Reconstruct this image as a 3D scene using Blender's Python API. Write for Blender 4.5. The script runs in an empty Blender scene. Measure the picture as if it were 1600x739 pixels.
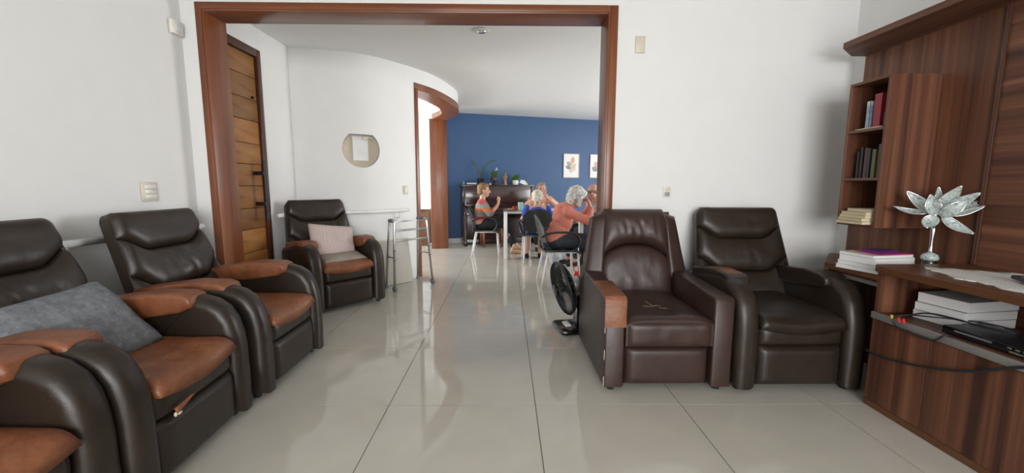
import bpy, bmesh, math, random
from mathutils import Vector, Matrix, noise
random.seed(7)
PI = math.pi
C = bpy.context.scene.collection
SC = bpy.context.scene

# ------------------------------------------------------------------ camera, world, lights
F_PX, PITCH, YAW, ROLL = 643.4, math.radians(7.132), math.radians(0.778), math.radians(0.171)
CAM_H = 1.2
fwd = Vector((math.sin(YAW) * math.cos(PITCH), math.cos(YAW) * math.cos(PITCH), -math.sin(PITCH)))
rt = Vector((math.cos(YAW), -math.sin(YAW), 0))
up = rt.cross(fwd)
rt2 = math.cos(ROLL) * rt + math.sin(ROLL) * up
up2 = -math.sin(ROLL) * rt + math.cos(ROLL) * up
cd = bpy.data.cameras.new('camera')
cd.sensor_width = 36.0
cd.lens = F_PX * 36.0 / 1600.0
cd.clip_start = 0.05
cam = bpy.data.objects.new('camera', cd)
C.objects.link(cam)
M4 = Matrix((rt2, up2, -fwd)).transposed().to_4x4()
M4.translation = Vector((0, 0, CAM_H))
cam.matrix_world = M4
SC.camera = cam

w = bpy.data.worlds.new('overcast_sky')
SC.world = w
w.use_nodes = True
bg = w.node_tree.nodes['Background']
bg.inputs[0].default_value = (0.93, 0.96, 1.0, 1)
bg.inputs[1].default_value = 2.2

def area_light(name, loc, direction, sx, sy, power, color=(1, 1, 1)):
    l = bpy.data.lights.new(name, 'AREA')
    l.shape = 'RECTANGLE'
    l.size, l.size_y, l.energy, l.color = sx, sy, power, color
    o = bpy.data.objects.new(name, l)
    C.objects.link(o)
    o.location = loc
    o.rotation_euler = Vector(direction).to_track_quat('-Z', 'Z').to_euler()
    return o

area_light('daylight_front_window', (0.55, -3.56, 1.55), (0, 1, -0.03), 3.4, 1.8, 150, (1.0, 0.995, 0.985))
area_light('daylight_dining_window', (4.82, 6.3, 1.5), (-1, 0, -0.03), 3.7, 1.9, 185, (1.0, 0.99, 0.97))
area_light('daylight_veranda', (-4.36, 7.2, 1.5), (1, 0, -0.05), 3.5, 1.9, 210, (1.0, 1.0, 1.0))

SC.view_settings.view_transform = 'Standard'
SC.view_settings.look = 'None'
SC.view_settings.gamma = 1.0
SC.view_settings.use_curve_mapping = False
SC.view_settings.exposure = 0.58

# ------------------------------------------------------------------ materials
def new_mat(name):
    m = bpy.data.materials.new(name)
    m.use_nodes = True
    nt = m.node_tree
    return m, nt, nt.nodes['Principled BSDF']

def noise_col(nt, p, stops, scale, detail=4.0, rough=0.5, map_scale=(1, 1, 1), distortion=0.0, coord='Object'):
    tc = nt.nodes.new('ShaderNodeTexCoord')
    mp = nt.nodes.new('ShaderNodeMapping')
    mp.inputs['Scale'].default_value = map_scale
    nz = nt.nodes.new('ShaderNodeTexNoise')
    nz.inputs['Scale'].default_value = scale
    nz.inputs['Detail'].default_value = detail
    nz.inputs['Roughness'].default_value = rough
    nz.inputs['Distortion'].default_value = distortion
    rp = nt.nodes.new('ShaderNodeValToRGB')
    e = rp.color_ramp.elements
    while len(e) < len(stops):
        e.new(0.5)
    for k, (pos, col) in enumerate(stops):
        e[k].position = pos
        e[k].color = (*col, 1)
    nt.links.new(tc.outputs[coord], mp.inputs[0])
    nt.links.new(mp.outputs[0], nz.inputs['Vector'])
    nt.links.new(nz.outputs[0], rp.inputs[0])
    nt.links.new(rp.outputs[0], p.inputs['Base Color'])
    return mp, nz, rp

def add_bump(nt, p, scale, strength, dist=0.002, kind='noise', detail=3.0):
    tc = nt.nodes.new('ShaderNodeTexCoord')
    if kind == 'noise':
        t = nt.nodes.new('ShaderNodeTexNoise')
        t.inputs['Detail'].default_value = detail
    else:
        t = nt.nodes.new('ShaderNodeTexVoronoi')
    t.inputs['Scale'].default_value = scale
    b = nt.nodes.new('ShaderNodeBump')
    b.inputs['Strength'].default_value = strength
    b.inputs['Distance'].default_value = dist
    nt.links.new(tc.outputs['Object'], t.inputs['Vector'])
    nt.links.new(t.outputs[0], b.inputs['Height'])
    nt.links.new(b.outputs[0], p.inputs['Normal'])

def flat(name, col, rough=0.5, metal=0.0, bump=None, var=0.06, spec=0.5):
    m, nt, p = new_mat(name)
    lo = tuple(max(0, c * (1 - var)) for c in col)
    hi = tuple(min(1, c * (1 + var)) for c in col)
    noise_col(nt, p, [(0.3, lo), (0.7, hi)], 6.0)
    p.inputs['Roughness'].default_value = rough
    p.inputs['Metallic'].default_value = metal
    p.inputs['Specular IOR Level'].default_value = spec
    if bump:
        add_bump(nt, p, *bump)
    return m

def wood(name, stops, axis, along=0.35, across=7.0, rough=0.38, scale=1.0, coat=0.0):
    m, nt, p = new_mat(name)
    s = [across] * 3
    s['xyz'.index(axis)] = along
    noise_col(nt, p, stops, scale, 6.0, 0.62, tuple(s), 0.35)
    p.inputs['Roughness'].default_value = rough
    p.inputs['Coat Weight'].default_value = coat
    p.inputs['Coat Roughness'].default_value = 0.12
    return m

def leather(name, stops, rough=0.38, scale=5.0, bump=0.25, spec=0.5):
    m, nt, p = new_mat(name)
    noise_col(nt, p, stops, scale, 5.0, 0.6)
    p.inputs['Roughness'].default_value = rough
    p.inputs['Specular IOR Level'].default_value = spec
    tc = nt.nodes.new('ShaderNodeTexCoord')
    v = nt.nodes.new('ShaderNodeTexVoronoi')
    v.inputs['Scale'].default_value = 260
    n = nt.nodes.new('ShaderNodeTexNoise')
    n.inputs['Scale'].default_value = 14
    n.inputs['Detail'].default_value = 4
    b1 = nt.nodes.new('ShaderNodeBump')
    b1.inputs['Strength'].default_value = bump
    b1.inputs['Distance'].default_value = 0.0008
    b2 = nt.nodes.new('ShaderNodeBump')
    b2.inputs['Strength'].default_value = 0.35
    b2.inputs['Distance'].default_value = 0.006
    nt.links.new(tc.outputs['Object'], v.inputs['Vector'])
    nt.links.new(tc.outputs['Object'], n.inputs['Vector'])
    nt.links.new(v.outputs[0], b1.inputs['Height'])
    nt.links.new(n.outputs[0], b2.inputs['Height'])
    nt.links.new(b1.outputs[0], b2.inputs['Normal'])
    nt.links.new(b2.outputs[0], p.inputs['Normal'])
    return m

MT = {}
MT['wall'] = flat('wall_paint_white', (0.74, 0.74, 0.725), 0.62, bump=(90, 0.08, 0.002), var=0.012)
MT['ceiling'] = flat('ceiling_paint', (0.76, 0.76, 0.75), 0.8, var=0.01)
MT['blue'] = flat('wall_paint_blue', (0.026, 0.079, 0.190), 0.55, bump=(60, 0.1, 0.002), var=0.05)
MT['grout'] = flat('floor_grout', (0.10, 0.085, 0.07), 0.8)
m, nt, p = new_mat('polished_tile')
noise_col(nt, p, [(0.3, (0.465, 0.438, 0.383)), (0.7, (0.50, 0.473, 0.418))], 5.0, 6.0)
p.inputs['Roughness'].default_value = 0.055
p.inputs['IOR'].default_value = 1.5
MT['tile'] = m
RED = [(0.32, (0.105, 0.028, 0.010)), (0.5, (0.175, 0.052, 0.017)), (0.68, (0.24, 0.082, 0.028))]
for a in 'xyz':
    MT['trim_' + a] = wood('varnished_wood_' + a, RED, a, 0.6, 9.0, 0.36, 1.0, 0.12)
WAL = [(0.34, (0.042, 0.014, 0.007)), (0.45, (0.094, 0.033, 0.016)), (0.54, (0.138, 0.052, 0.025)), (0.65, (0.205, 0.088, 0.044))]
for a in 'xyz':
    MT['walnut_' + a] = wood('walnut_veneer_' + a, WAL, a, 0.22, 13.0, 0.5, 1.15)
MT['counter'] = wood('counter_edge_wood', [(0.3, (0.085, 0.032, 0.012)), (0.7, (0.13, 0.052, 0.02))], 'y', 0.5, 8, 0.35)
MT['leather'] = leather('dark_brown_leather', [(0.3, (0.0165, 0.0105, 0.0070)), (0.7, (0.028, 0.0185, 0.0122))], 0.38, 5.0, 0.25, 0.42)
MT['leather_r'] = leather('reddish_brown_leather', [(0.3, (0.030, 0.0155, 0.0120)), (0.7, (0.046, 0.025, 0.0195))], 0.38, 5.0, 0.25, 0.42)
MT['orange'] = leather('worn_tan_leather', [(0.28, (0.12, 0.036, 0.014)), (0.48, (0.185, 0.060, 0.023)), (0.72, (0.245, 0.092, 0.038))], 0.45, 8.0, 0.5)
for _n in MT['orange'].node_tree.nodes:
    if _n.type == 'BUMP' and _n.inputs['Distance'].default_value > .004:
        _n.inputs['Strength'].default_value = 0.75; _n.inputs['Distance'].default_value = 0.012
MT['seam'] = flat('dark_seam', (0.006, 0.005, 0.005), 0.7)
MT['white_plastic'] = flat('white_plastic', (0.72, 0.70, 0.64), 0.35)
MT['ivory'] = flat('ivory_plastic', (0.60, 0.56, 0.46), 0.4)
MT['black_plastic'] = flat('black_plastic', (0.013, 0.014, 0.016), 0.38)
MT['gloss_black'] = flat('glossy_black', (0.006, 0.006, 0.007), 0.12)
MT['grey_plastic'] = flat('grey_plastic', (0.13, 0.13, 0.135), 0.45)
MT['black_metal'] = flat('black_iron', (0.012, 0.011, 0.011), 0.4, 0.3)
MT['white_metal'] = flat('white_painted_metal', (0.78, 0.78, 0.76), 0.25)
MT['steel'] = flat('brushed_aluminium', (0.62, 0.63, 0.64), 0.28, 1.0)
MT['alu'] = flat('satin_aluminium_profile', (0.42, 0.41, 0.39), 0.38, 0.6)
MT['paper'] = flat('paper_white', (0.72, 0.72, 0.72), 0.7)
MT['cream'] = flat('cream_paper', (0.60, 0.52, 0.36), 0.7)
MT['plank'] = wood('rustic_plank', [(0.3, (0.13, 0.045, 0.011)), (0.45, (0.36, 0.145, 0.034)), (0.7, (0.48, 0.23, 0.065))], 'y', 2.4, 9, 0.5)
_nt = MT['plank'].node_tree
_oi = _nt.nodes.new('ShaderNodeObjectInfo'); _hs = _nt.nodes.new('ShaderNodeHueSaturation'); _mr = _nt.nodes.new('ShaderNodeMapRange')
_mr.inputs[3].default_value = 0.55; _mr.inputs[4].default_value = 1.1
_p = _nt.nodes['Principled BSDF']; _src = _p.inputs['Base Color'].links[0].from_socket
_nt.links.new(_oi.outputs['Random'], _mr.inputs[0]); _nt.links.new(_mr.outputs[0], _hs.inputs['Value']); _nt.links.new(_src, _hs.inputs['Color']); _nt.links.new(_hs.outputs[0], _p.inputs['Base Color'])
MT['door_frame'] = wood('door_frame_wood', [(0.3, (0.04, 0.011, 0.006)), (0.7, (0.085, 0.023, 0.011))], 'z', 0.5, 9, 0.3)
MT['piano'] = wood('piano_mahogany', [(0.3, (0.020, 0.007, 0.006)), (0.7, (0.042, 0.014, 0.012))], 'x', 0.5, 7, 0.22, 1.0, 0.5)
MT['low_cabinet'] = wood('mid_brown_wood', [(0.3, (0.10, 0.038, 0.015)), (0.7, (0.16, 0.066, 0.028))], 'z', 0.5, 7, 0.4)
MT['grey_cloth'] = flat('grey_wool', (0.15, 0.16, 0.175), 0.95, bump=(300, 0.6, 0.004), var=0.25)
MT['green'] = flat('plant_green', (0.045, 0.13, 0.03), 0.5, var=0.4)
MT['dgreen'] = flat('plant_dark_green', (0.03, 0.085, 0.035), 0.45, var=0.4)
MT['terracotta'] = flat('brown_pot', (0.07, 0.04, 0.025), 0.6)
MT['carved'] = flat('carved_wood', (0.30, 0.17, 0.075), 0.55, var=0.25)
MT['teal'] = flat('teal_ceramic', (0.25, 0.50, 0.43), 0.3)
MT['red'] = flat('red_plastic', (0.55, 0.025, 0.02), 0.35)
MT['skin'] = flat('skin_fair', (0.52, 0.30, 0.21), 0.5, var=0.08)
MT['skin2'] = flat('skin_tan', (0.45, 0.24, 0.16), 0.5, var=0.08)
MT['lips'] = flat('lips', (0.36, 0.12, 0.10), 0.4)
MT['eye'] = flat('eye_dark', (0.03, 0.02, 0.015), 0.2)
MT['hair_brown'] = flat('hair_light_brown', (0.22, 0.115, 0.05), 0.6, bump=(80, 0.6, 0.004), var=0.35)
MT['hair_white'] = flat('hair_white', (0.60, 0.56, 0.46), 0.6, bump=(90, 0.7, 0.005), var=0.22)
MT['hair_grey'] = leather('hair_streaked_grey', [(0.3, (0.20, 0.19, 0.175)), (0.45, (0.50, 0.49, 0.46)), (0.7, (0.72, 0.71, 0.67))], 0.6, 26.0)
MT['hair_ash'] = flat('hair_ash', (0.24, 0.19, 0.15), 0.6, bump=(80, 0.6, 0.004), var=0.3)
MT['coral'] = flat('coral_fleece', (0.62, 0.205, 0.15), 0.9, bump=(150, 0.4, 0.003), var=0.12)
MT['royal'] = flat('royal_blue_jersey', (0.012, 0.045, 0.36), 0.7, bump=(30, 0.25, 0.01), var=0.15)
MT['black_cloth'] = flat('black_cloth', (0.010, 0.010, 0.013), 0.85, bump=(40, 0.3, 0.006))
MT['denim'] = flat('dark_denim', (0.03, 0.038, 0.05), 0.85, bump=(40, 0.3, 0.006))
MT['tan_cloth'] = flat('peach_cloth', (0.60, 0.34, 0.24), 0.85, bump=(40, 0.3, 0.006))
MT['beige_board'] = flat('beige_board', (0.44, 0.41, 0.36), 0.55)
MT['silver'] = flat('polished_silver', (0.75, 0.76, 0.78), 0.14, 1.0)
MT['glass_top'] = flat('grey_glass_top', (0.20, 0.22, 0.22), 0.08)

def stripes(name, cols, scale, axis='z', rough=0.9, offset=0.0, sharp=True):
    m, nt, p = new_mat(name)
    tc = nt.nodes.new('ShaderNodeTexCoord')
    sp = nt.nodes.new('ShaderNodeSeparateXYZ')
    mu = nt.nodes.new('ShaderNodeMath'); mu.operation = 'MULTIPLY_ADD'
    mu.inputs[1].default_value = scale; mu.inputs[2].default_value = offset
    fr = nt.nodes.new('ShaderNodeMath'); fr.operation = 'FRACT'
    rp = nt.nodes.new('ShaderNodeValToRGB')
    rp.color_ramp.interpolation = 'CONSTANT' if sharp else 'LINEAR'
    e = rp.color_ramp.elements
    while len(e) < len(cols):
        e.new(0.5)
    for k, c in enumerate(cols):
        e[k].position = k / len(cols)
        e[k].color = (*c, 1)
    nt.links.new(tc.outputs['Object'], sp.inputs[0])
    nt.links.new(sp.outputs['xyz'.index(axis)], mu.inputs[0])
    nt.links.new(mu.outputs[0], fr.inputs[0])
    nt.links.new(fr.outputs[0], rp.inputs[0])
    nt.links.new(rp.outputs[0], p.inputs['Base Color'])
    p.inputs['Roughness'].default_value = rough
    return m

MT['striped'] = stripes('striped_knit', [(0.40, 0.22, 0.13), (0.42, 0.05, 0.07), (0.15, 0.17, 0.15), (0.42, 0.13, 0.06), (0.20, 0.215, 0.205), (0.45, 0.09, 0.085)], 2.4, 'z', 0.9, 0.704)
MT['pages'] = stripes('book_pages', [(0.66, 0.64, 0.58), (0.56, 0.54, 0.48)], 260, 'z', 0.8)

m, nt, p = new_mat('heathered_grey_wool')
noise_col(nt, p, [(0.35, (0.095, 0.10, 0.112)), (0.5, (0.155, 0.165, 0.18)), (0.66, (0.235, 0.245, 0.26))], 26.0, 9.0, 0.8)
p.inputs['Roughness'].default_value = 0.95
add_bump(nt, p, 220, 0.6, 0.004)
MT['grey_cloth'] = m
def checker_mat(name, c1, c2, scale, rough=0.9, kind='checker', bump=0.4):
    m, nt, p = new_mat(name)
    tc = nt.nodes.new('ShaderNodeTexCoord')
    ck = nt.nodes.new('ShaderNodeTexChecker')
    ck.inputs[1].default_value = (*c1, 1)
    ck.inputs[2].default_value = (*c2, 1)
    ck.inputs['Scale'].default_value = scale
    mp = nt.nodes.new('ShaderNodeMapping')
    mp.inputs['Rotation'].default_value = (0.6, 0.5, 0.7)
    nt.links.new(tc.outputs['Object'], mp.inputs[0])
    nt.links.new(mp.outputs[0], ck.inputs[0])
    nt.links.new(ck.outputs[0], p.inputs['Base Color'])
    p.inputs['Roughness'].default_value = rough
    b = nt.nodes.new('ShaderNodeBump')
    b.inputs['Strength'].default_value = bump
    b.inputs['Distance'].default_value = 0.003
    nt.links.new(ck.outputs[1], b.inputs['Height'])
    nt.links.new(b.outputs[0], p.inputs['Normal'])
    return m
MT['pink_weave'] = checker_mat('pink_woven_cotton', (0.47, 0.36, 0.345), (0.56, 0.47, 0.45), 95)
MT['taupe'] = flat('taupe_cloth', (0.29, 0.245, 0.205), 0.95, bump=(200, 0.4, 0.003), var=0.1)
MT['plaid'] = checker_mat('grey_plaid', (0.42, 0.41, 0.38), (0.20, 0.20, 0.20), 28)
MT['crochet'] = checker_mat('white_crochet', (0.70, 0.69, 0.66), (0.58, 0.57, 0.54), 90)
m, nt, p = new_mat('mother_of_pearl')
noise_col(nt, p, [(0.34, (0.16, 0.19, 0.185)), (0.44, (0.37, 0.435, 0.42)), (0.62, (0.48, 0.545, 0.53))], 75.0, 3.0, 0.6)
p.inputs['Roughness'].default_value = 0.28
add_bump(nt, p, 60, 0.6, 0.004)
MT['pearl'] = m

# ------------------------------------------------------------------ mesh helpers
class MB:
    def __init__(s):
        s.bm = bmesh.new()
    def merge(s, b2, mat=None):
        me = bpy.data.meshes.new('t')
        b2.to_mesh(me)
        b2.free()
        if mat is not None:
            me.transform(mat)
        s.bm.from_mesh(me)
        bpy.data.meshes.remove(me)
        return s
    def box(s, c, size, bevel=0.0, rot=None, seg=2):
        b = bmesh.new()
        bmesh.ops.create_cube(b, size=1)
        bmesh.ops.scale(b, vec=size, verts=b.verts)
        if bevel:
            bmesh.ops.bevel(b, geom=b.edges[:], offset=min(bevel, min(size) * 0.49), segments=seg, profile=0.5, affect='EDGES')
        mt = Matrix.Translation(c)
        if rot is not None:
            mt = mt @ rot
        return s.merge(b, mt)
    def span(s, a, b, bevel=0.0, seg=2):
        c = [(a[i] + b[i]) / 2 for i in range(3)]
        return s.box(c, [abs(b[i] - a[i]) for i in range(3)], bevel, None, seg)
    def tube(s, pts, r, n=10, closed=False, flatten=None, up=None):
        pts = [Vector(p) for p in pts]
        rs = r if isinstance(r, (list, tuple)) else [r] * len(pts)
        N = len(pts)
        rings = []
        last = None
        for i, q in enumerate(pts):
            if closed:
                t = pts[(i + 1) % N] - pts[i - 1]
            else:
                t = pts[min(i + 1, N - 1)] - pts[max(i - 1, 0)]
            if t.length < 1e-9:
                t = Vector((0, 0, 1))
            t.normalize()
            if last is None:
                a = Vector(up) if up else (Vector((0, 0, 1)) if abs(t.z) < 0.9 else Vector((1, 0, 0)))
            else:
                a = last
            a = (a - t * a.dot(t))
            if a.length < 1e-6:
                a = t.orthogonal()
            a.normalize()
            b = t.cross(a)
            last = a
            fa, fb = flatten if flatten else (1, 1)
            rings.append([s.bm.verts.new(q + (a * math.cos(2 * PI * k / n) * fa + b * math.sin(2 * PI * k / n) * fb) * rs[i]) for k in range(n)])
        M = N if closed else N - 1
        for i in range(M):
            A, B = rings[i], rings[(i + 1) % N]
            for k in range(n):
                s.bm.faces.new((A[k], A[(k + 1) % n], B[(k + 1) % n], B[k]))
        if not closed:
            s.bm.faces.new(rings[0][::-1])
            s.bm.faces.new(rings[-1])
        return s
    def lathe(s, prof, c=(0, 0, 0), n=24, mat=None):
        b = bmesh.new()
        rings = []
        for r, z in prof:
            rings.append([b.verts.new((r * math.cos(2 * PI * k / n), r * math.sin(2 * PI * k / n), z)) for k in range(n)])
        for A, B in zip(rings, rings[1:]):
            for k in range(n):
                b.faces.new((A[k], A[(k + 1) % n], B[(k + 1) % n], B[k]))
        b.faces.new(rings[0][::-1])
        b.faces.new(rings[-1])
        mt = Matrix.Translation(c)
        if mat is not None:
            mt = mt @ mat
        return s.merge(b, mt)
    def ball(s, c, r, sub=2, rot=None):
        b = bmesh.new()
        bmesh.ops.create_icosphere(b, subdivisions=sub, radius=1)
        rr = r if isinstance(r, (list, tuple)) else (r, r, r)
        mt = Matrix.Translation(c) @ (rot if rot is not None else Matrix.Identity(4)) @ Matrix.Diagonal((*rr, 1))
        return s.merge(b, mt)
    def prism(s, poly, x0, x1, bevel=0.0, plane='yz', seg=2):
        """extrude a closed 2d outline along the third axis"""
        b = bmesh.new()
        def mk(t, q):
            if plane == 'yz': return (t, q[0], q[1])
            if plane == 'xy': return (q[0], q[1], t)
            return (q[0], t, q[1])
        A = [b.verts.new(mk(x0, q)) for q in poly]
        B = [b.verts.new(mk(x1, q)) for q in poly]
        fa = b.faces.new(A)
        fb = b.faces.new(B[::-1])
        n = len(poly)
        for k in range(n):
            b.faces.new((A[(k + 1) % n], A[k], B[k], B[(k + 1) % n]))
        bmesh.ops.recalc_face_normals(b, faces=b.faces)
        if bevel:
            es = list(set(fa.edges[:] + fb.edges[:]))
            bmesh.ops.bevel(b, geom=es, offset=bevel, segments=seg, profile=0.5, affect='EDGES')
        return s.merge(b)
    def grid(s, fn, nu, nv, thick=None):
        """surface fn(u,v) u,v in 0..1; thick = vector or fn giving a back side to close it"""
        V = [[s.bm.verts.new(fn(i / nu, j / nv)) for i in range(nu + 1)] for j in range(nv + 1)]
        for j in range(nv):
            for i in range(nu):
                s.bm.faces.new((V[j][i], V[j][i + 1], V[j + 1][i + 1], V[j + 1][i]))
        if thick is not None:
            W = [[s.bm.verts.new(thick(i / nu, j / nv)) for i in range(nu + 1)] for j in range(nv + 1)]
            for j in range(nv):
                for i in range(nu):
                    s.bm.faces.new((W[j][i], W[j + 1][i], W[j + 1][i + 1], W[j][i + 1]))
            rim = [(0, i) for i in range(nu)] + [(j, nu) for j in range(nv)] + [(nv, i) for i in range(nu, 0, -1)] + [(j, 0) for j in range(nv, 0, -1)]
            for k in range(len(rim)):
                a, b = rim[k], rim[(k + 1) % len(rim)]
                s.bm.faces.new((V[a[0]][a[1]], W[a[0]][a[1]], W[b[0]][b[1]], V[b[0]][b[1]]))
        return s
    def build(s, name, mat, parent=None, smooth=False, recalc=True, loc=None):
        if recalc:
            bmesh.ops.recalc_face_normals(s.bm, faces=s.bm.faces)
        me = bpy.data.meshes.new(name)
        s.bm.to_mesh(me)
        s.bm.free()
        if mat:
            me.materials.append(mat)
        if smooth:
            for f in me.polygons:
                f.use_smooth = True
            if smooth == 'auto':
                me.set_sharp_from_angle(angle=math.radians(40))
        o = bpy.data.objects.new(name, me)
        C.objects.link(o)
        if parent is not None:
            o.parent = parent
        if loc is not None:
            o.location = loc
        return o

def tag(o, label, cat, group=None):
    o['label'] = label
    o['category'] = cat
    if group:
        o['group'] = group
    return o

def thing(name, label, cat, loc=(0, 0, 0), rotz=0.0, group=None):
    o = bpy.data.objects.new(name, None)
    C.objects.link(o)
    o.empty_display_size = 0.1
    o.location = loc
    o.rotation_euler = (0, 0, rotz)
    return tag(o, label, cat, group)

def struct(o):
    o['kind'] = 'structure'
    return o

def plabel(o, label):
    o['label'] = label
    return o

def dup(root, loc, rotz, label, group=None):
    r = root.copy(); C.objects.link(r)
    r.location = loc; r.rotation_euler = (0, 0, rotz)
    r['label'] = label
    if group: r['group'] = group
    for ch in list(root.children):
        c = ch.copy(); C.objects.link(c); c.parent = r
        for g in ch.children:
            d = g.copy(); C.objects.link(d); d.parent = c
    return r

def RZ(a): return Matrix.Rotation(a, 4, 'Z')
def RX(a): return Matrix.Rotation(a, 4, 'X')
def RY(a): return Matrix.Rotation(a, 4, 'Y')
def sstep(a, b, x):
    t = max(0.0, min(1.0, (x - a) / (b - a)))
    return t * t * (3 - 2 * t)
def bez(p, n=8):
    """Catmull-Rom through points"""
    P = [Vector(q) for q in p]
    P = [2 * P[0] - P[1]] + P + [2 * P[-1] - P[-2]]
    out = []
    for i in range(1, len(P) - 2):
        a, b, c, d = P[i - 1], P[i], P[i + 1], P[i + 2]
        for k in range(n):
            t = k / n
            out.append(0.5 * ((2 * b) + (c - a) * t + (2 * a - 5 * b + 4 * c - d) * t * t + (-a + 3 * b - 3 * c + d) * t ** 3))
    out.append(P[-2])
    return out

# ------------------------------------------------------------------ room shell
CEIL = 2.63
XL, XLB, XR = -2.335, -2.308, 2.574
YB, YB2 = 3.15, 3.36            # wall with the wide opening, front and back faces
fl = struct(MB().span((-4.3, -3.5, -0.10), (4.75, 10.8, -0.0025)).build('floor', MT['grout']))
T, TX, TY = 0.8024, -0.642, 2.129
def clip_tile(x0, x1, y0, y1):
    return max(x0, -4.3), min(x1, 4.75), max(y0, -3.5), min(y1, 10.8)
tmesh = None
for i in range(-5, 8):
    for j in range(-8, 12):
        x0, x1, y0, y1 = TX + i * T, TX + (i + 1) * T, TY + (j - 1) * T, TY + j * T
        # only where a floor really is
        if y1 < 3.2 and (x1 < XL or x0 > XR): continue
        if y0 > 3.3 and x1 < XLB and y1 < 4.9: continue
        c = clip_tile(x0, x1, y0, y1)
        if c[1] - c[0] < 0.02 or c[3] - c[2] < 0.02: continue
        full = abs(c[1] - c[0] - T) < 1e-6 and abs(c[3] - c[2] - T) < 1e-6
        if full and tmesh is not None:
            o = bpy.data.objects.new('tile', tmesh); C.objects.link(o); o.parent = fl
        else:
            wx, wy = c[1] - c[0] - 0.0045, c[3] - c[2] - 0.0045
            o = MB().box((0, 0, -0.00125), (wx, wy, 0.0025)).build('tile', MT['tile'], fl)
            if full: tmesh = o.data
        o.location = ((c[0] + c[1]) / 2, (c[2] + c[3]) / 2, 0)

struct(MB().span((-4.3, -3.5, CEIL), (4.75, 10.8, CEIL + 0.1)).build('ceiling', MT['ceiling']))
struct(MB().span((XL - 0.2, -3.5, 0), (XL, YB, CEIL)).build('wall_left', MT['wall']))
struct(MB().span((XR, -3.5, 0), (XR + 0.2, YB, CEIL)).build('wall_right', MT['wall']))
OX0, OX1, OH = -2.22, 0.806, 2.485
mb = MB()
mb.span((-2.6, YB, 0), (OX0, YB2, CEIL))
mb.span((OX1, YB, 0), (4.75, YB2, CEIL))
mb.span((OX0, YB, OH), (OX1, YB2, CEIL))
struct(mb.build('wall_back', MT['wall']))
# rear wall behind the viewer, with one wide window
mb = MB()
mb.span((XL, -3.5, 0), (-1.2, -3.35, CEIL)); mb.span((2.3, -3.5, 0), (XR, -3.35, CEIL))
mb.span((-1.2, -3.5, 0), (2.3, -3.35, 0.6)); mb.span((-1.2, -3.5, 2.45), (2.3, -3.35, CEIL))
struct(mb.build('wall_rear', MT['wall']))
mb = MB()
for x in (-1.18, -0.03, 1.12, 2.26):
    mb.span((x - 0.02, -3.45, 0.6), (x + 0.02, -3.40, 2.45))
mb.span((-1.2, -3.45, 0.6), (2.3, -3.40, 0.64)); mb.span((-1.2, -3.45, 2.41), (2.3, -3.40, 2.45))
struct(mb.build('window_1', MT['white_metal']))
# left wall of the dining room with the plank door, right wall with a window
DY0, DY1, DH = 3.385, 4.035, 2.425
mb = MB()
mb.span((XLB - 0.2, YB2, 0), (XLB, DY0, CEIL)); mb.span((XLB - 0.2, DY1, 0), (XLB, 4.62, CEIL)); mb.span((XLB - 0.2, DY0, DH), (XLB, DY1, CEIL))
struct(mb.build('wall_left_rear', MT['wall']))
mb = MB()
mb.span((4.55, YB2, 0), (4.75, 4.4, CEIL)); mb.span((4.55, 8.2, 0), (4.75, 10.3, CEIL))
mb.span((4.55, 4.4, 0), (4.75, 8.2, 0.5)); mb.span((4.55, 4.4, 2.45), (4.75, 8.2, CEIL))
struct(mb.build('wall_right_rear', MT['wall']))
mb = MB()
for y in (4.42, 5.66, 6.92, 8.18):
    mb.span((4.62, y - 0.02, 0.5), (4.67, y + 0.02, 2.45))
mb.span((4.62, 4.4, 0.5), (4.67, 8.2, 0.54)); mb.span((4.62, 4.4, 2.41), (4.67, 8.2, 2.45))
struct(mb.build('window_2', MT['white_metal']))
# blue end wall, slightly skewed to the tiles
BW0, BW1 = Vector((-1.06, 8.485, 0)), Vector((2.081, 9.372, 0))
bwd = (BW1 - BW0).normalized(); bwn = Vector((bwd.y, -bwd.x, 0))
def bw(s, n=0.0, z=0.0):
    return BW0 + bwd * s + bwn * n + Vector((0, 0, z))
ang_bw = math.atan2(bwd.y, bwd.x)
o = MB().span((-0.35, 0, 0), (6.1, 0.15, CEIL)).build('wall_end', MT['blue']); o.location = BW0; o.rotation_euler.z = ang_bw
struct(o)
o = MB().span((-0.30, -0.015, 0), (5.82, -0.0005, 0.10), 0.003).build('baseboard_end', MT['ceiling']); o.location = BW0; o.rotation_euler.z = ang_bw
struct(o)
# curved wall
CP = [(-2.308, 4.575), (-1.985, 4.62), (-1.546, 4.82), (-1.15, 5.31), (-0.94, 5.74), (-0.80, 6.33), (-0.775, 6.75), (-0.85, 7.22), (-1.10, 7.74)]
cv = [Vector((q.x, q.y)) for q in bez([(a, b, 0) for a, b in CP], 10)]
IDX = 30                         # where the opening in the curved wall starts
def cnormal(i):
    a, b = cv[max(i - 1, 0)], cv[min(i + 1, len(cv) - 1)]
    t = (b - a).normalized()
    return Vector((-t.y, t.x))   # away from the dining room
def strip(mb, i0, i1, n0, n1, z0, z1):
    def P(i, n, z):
        q = cv[i] + cnormal(i) * n
        return (q.x, q.y, z)
    rows = []
    for i in range(i0, i1 + 1):
        rows.append([mb.bm.verts.new(P(i, n0, z0)), mb.bm.verts.new(P(i, n1, z0)), mb.bm.verts.new(P(i, n1, z1)), mb.bm.verts.new(P(i, n0, z1))])
    for A, B in zip(rows, rows[1:]):
        for k in range(4):
            mb.bm.faces.new((A[k], A[(k + 1) % 4], B[(k + 1) % 4], B[k]))
    mb.bm.faces.new(rows[0][::-1]); mb.bm.faces.new(rows[-1])
mb = MB(); strip(mb, 0, IDX, 0.0, 0.22, 0.0, CEIL); strip(mb, IDX, len(cv) - 1, 0.0, 0.22, 2.45, CEIL)
wc = mb.build('wall_curved', MT['wall'], smooth='auto'); struct(wc)
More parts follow.
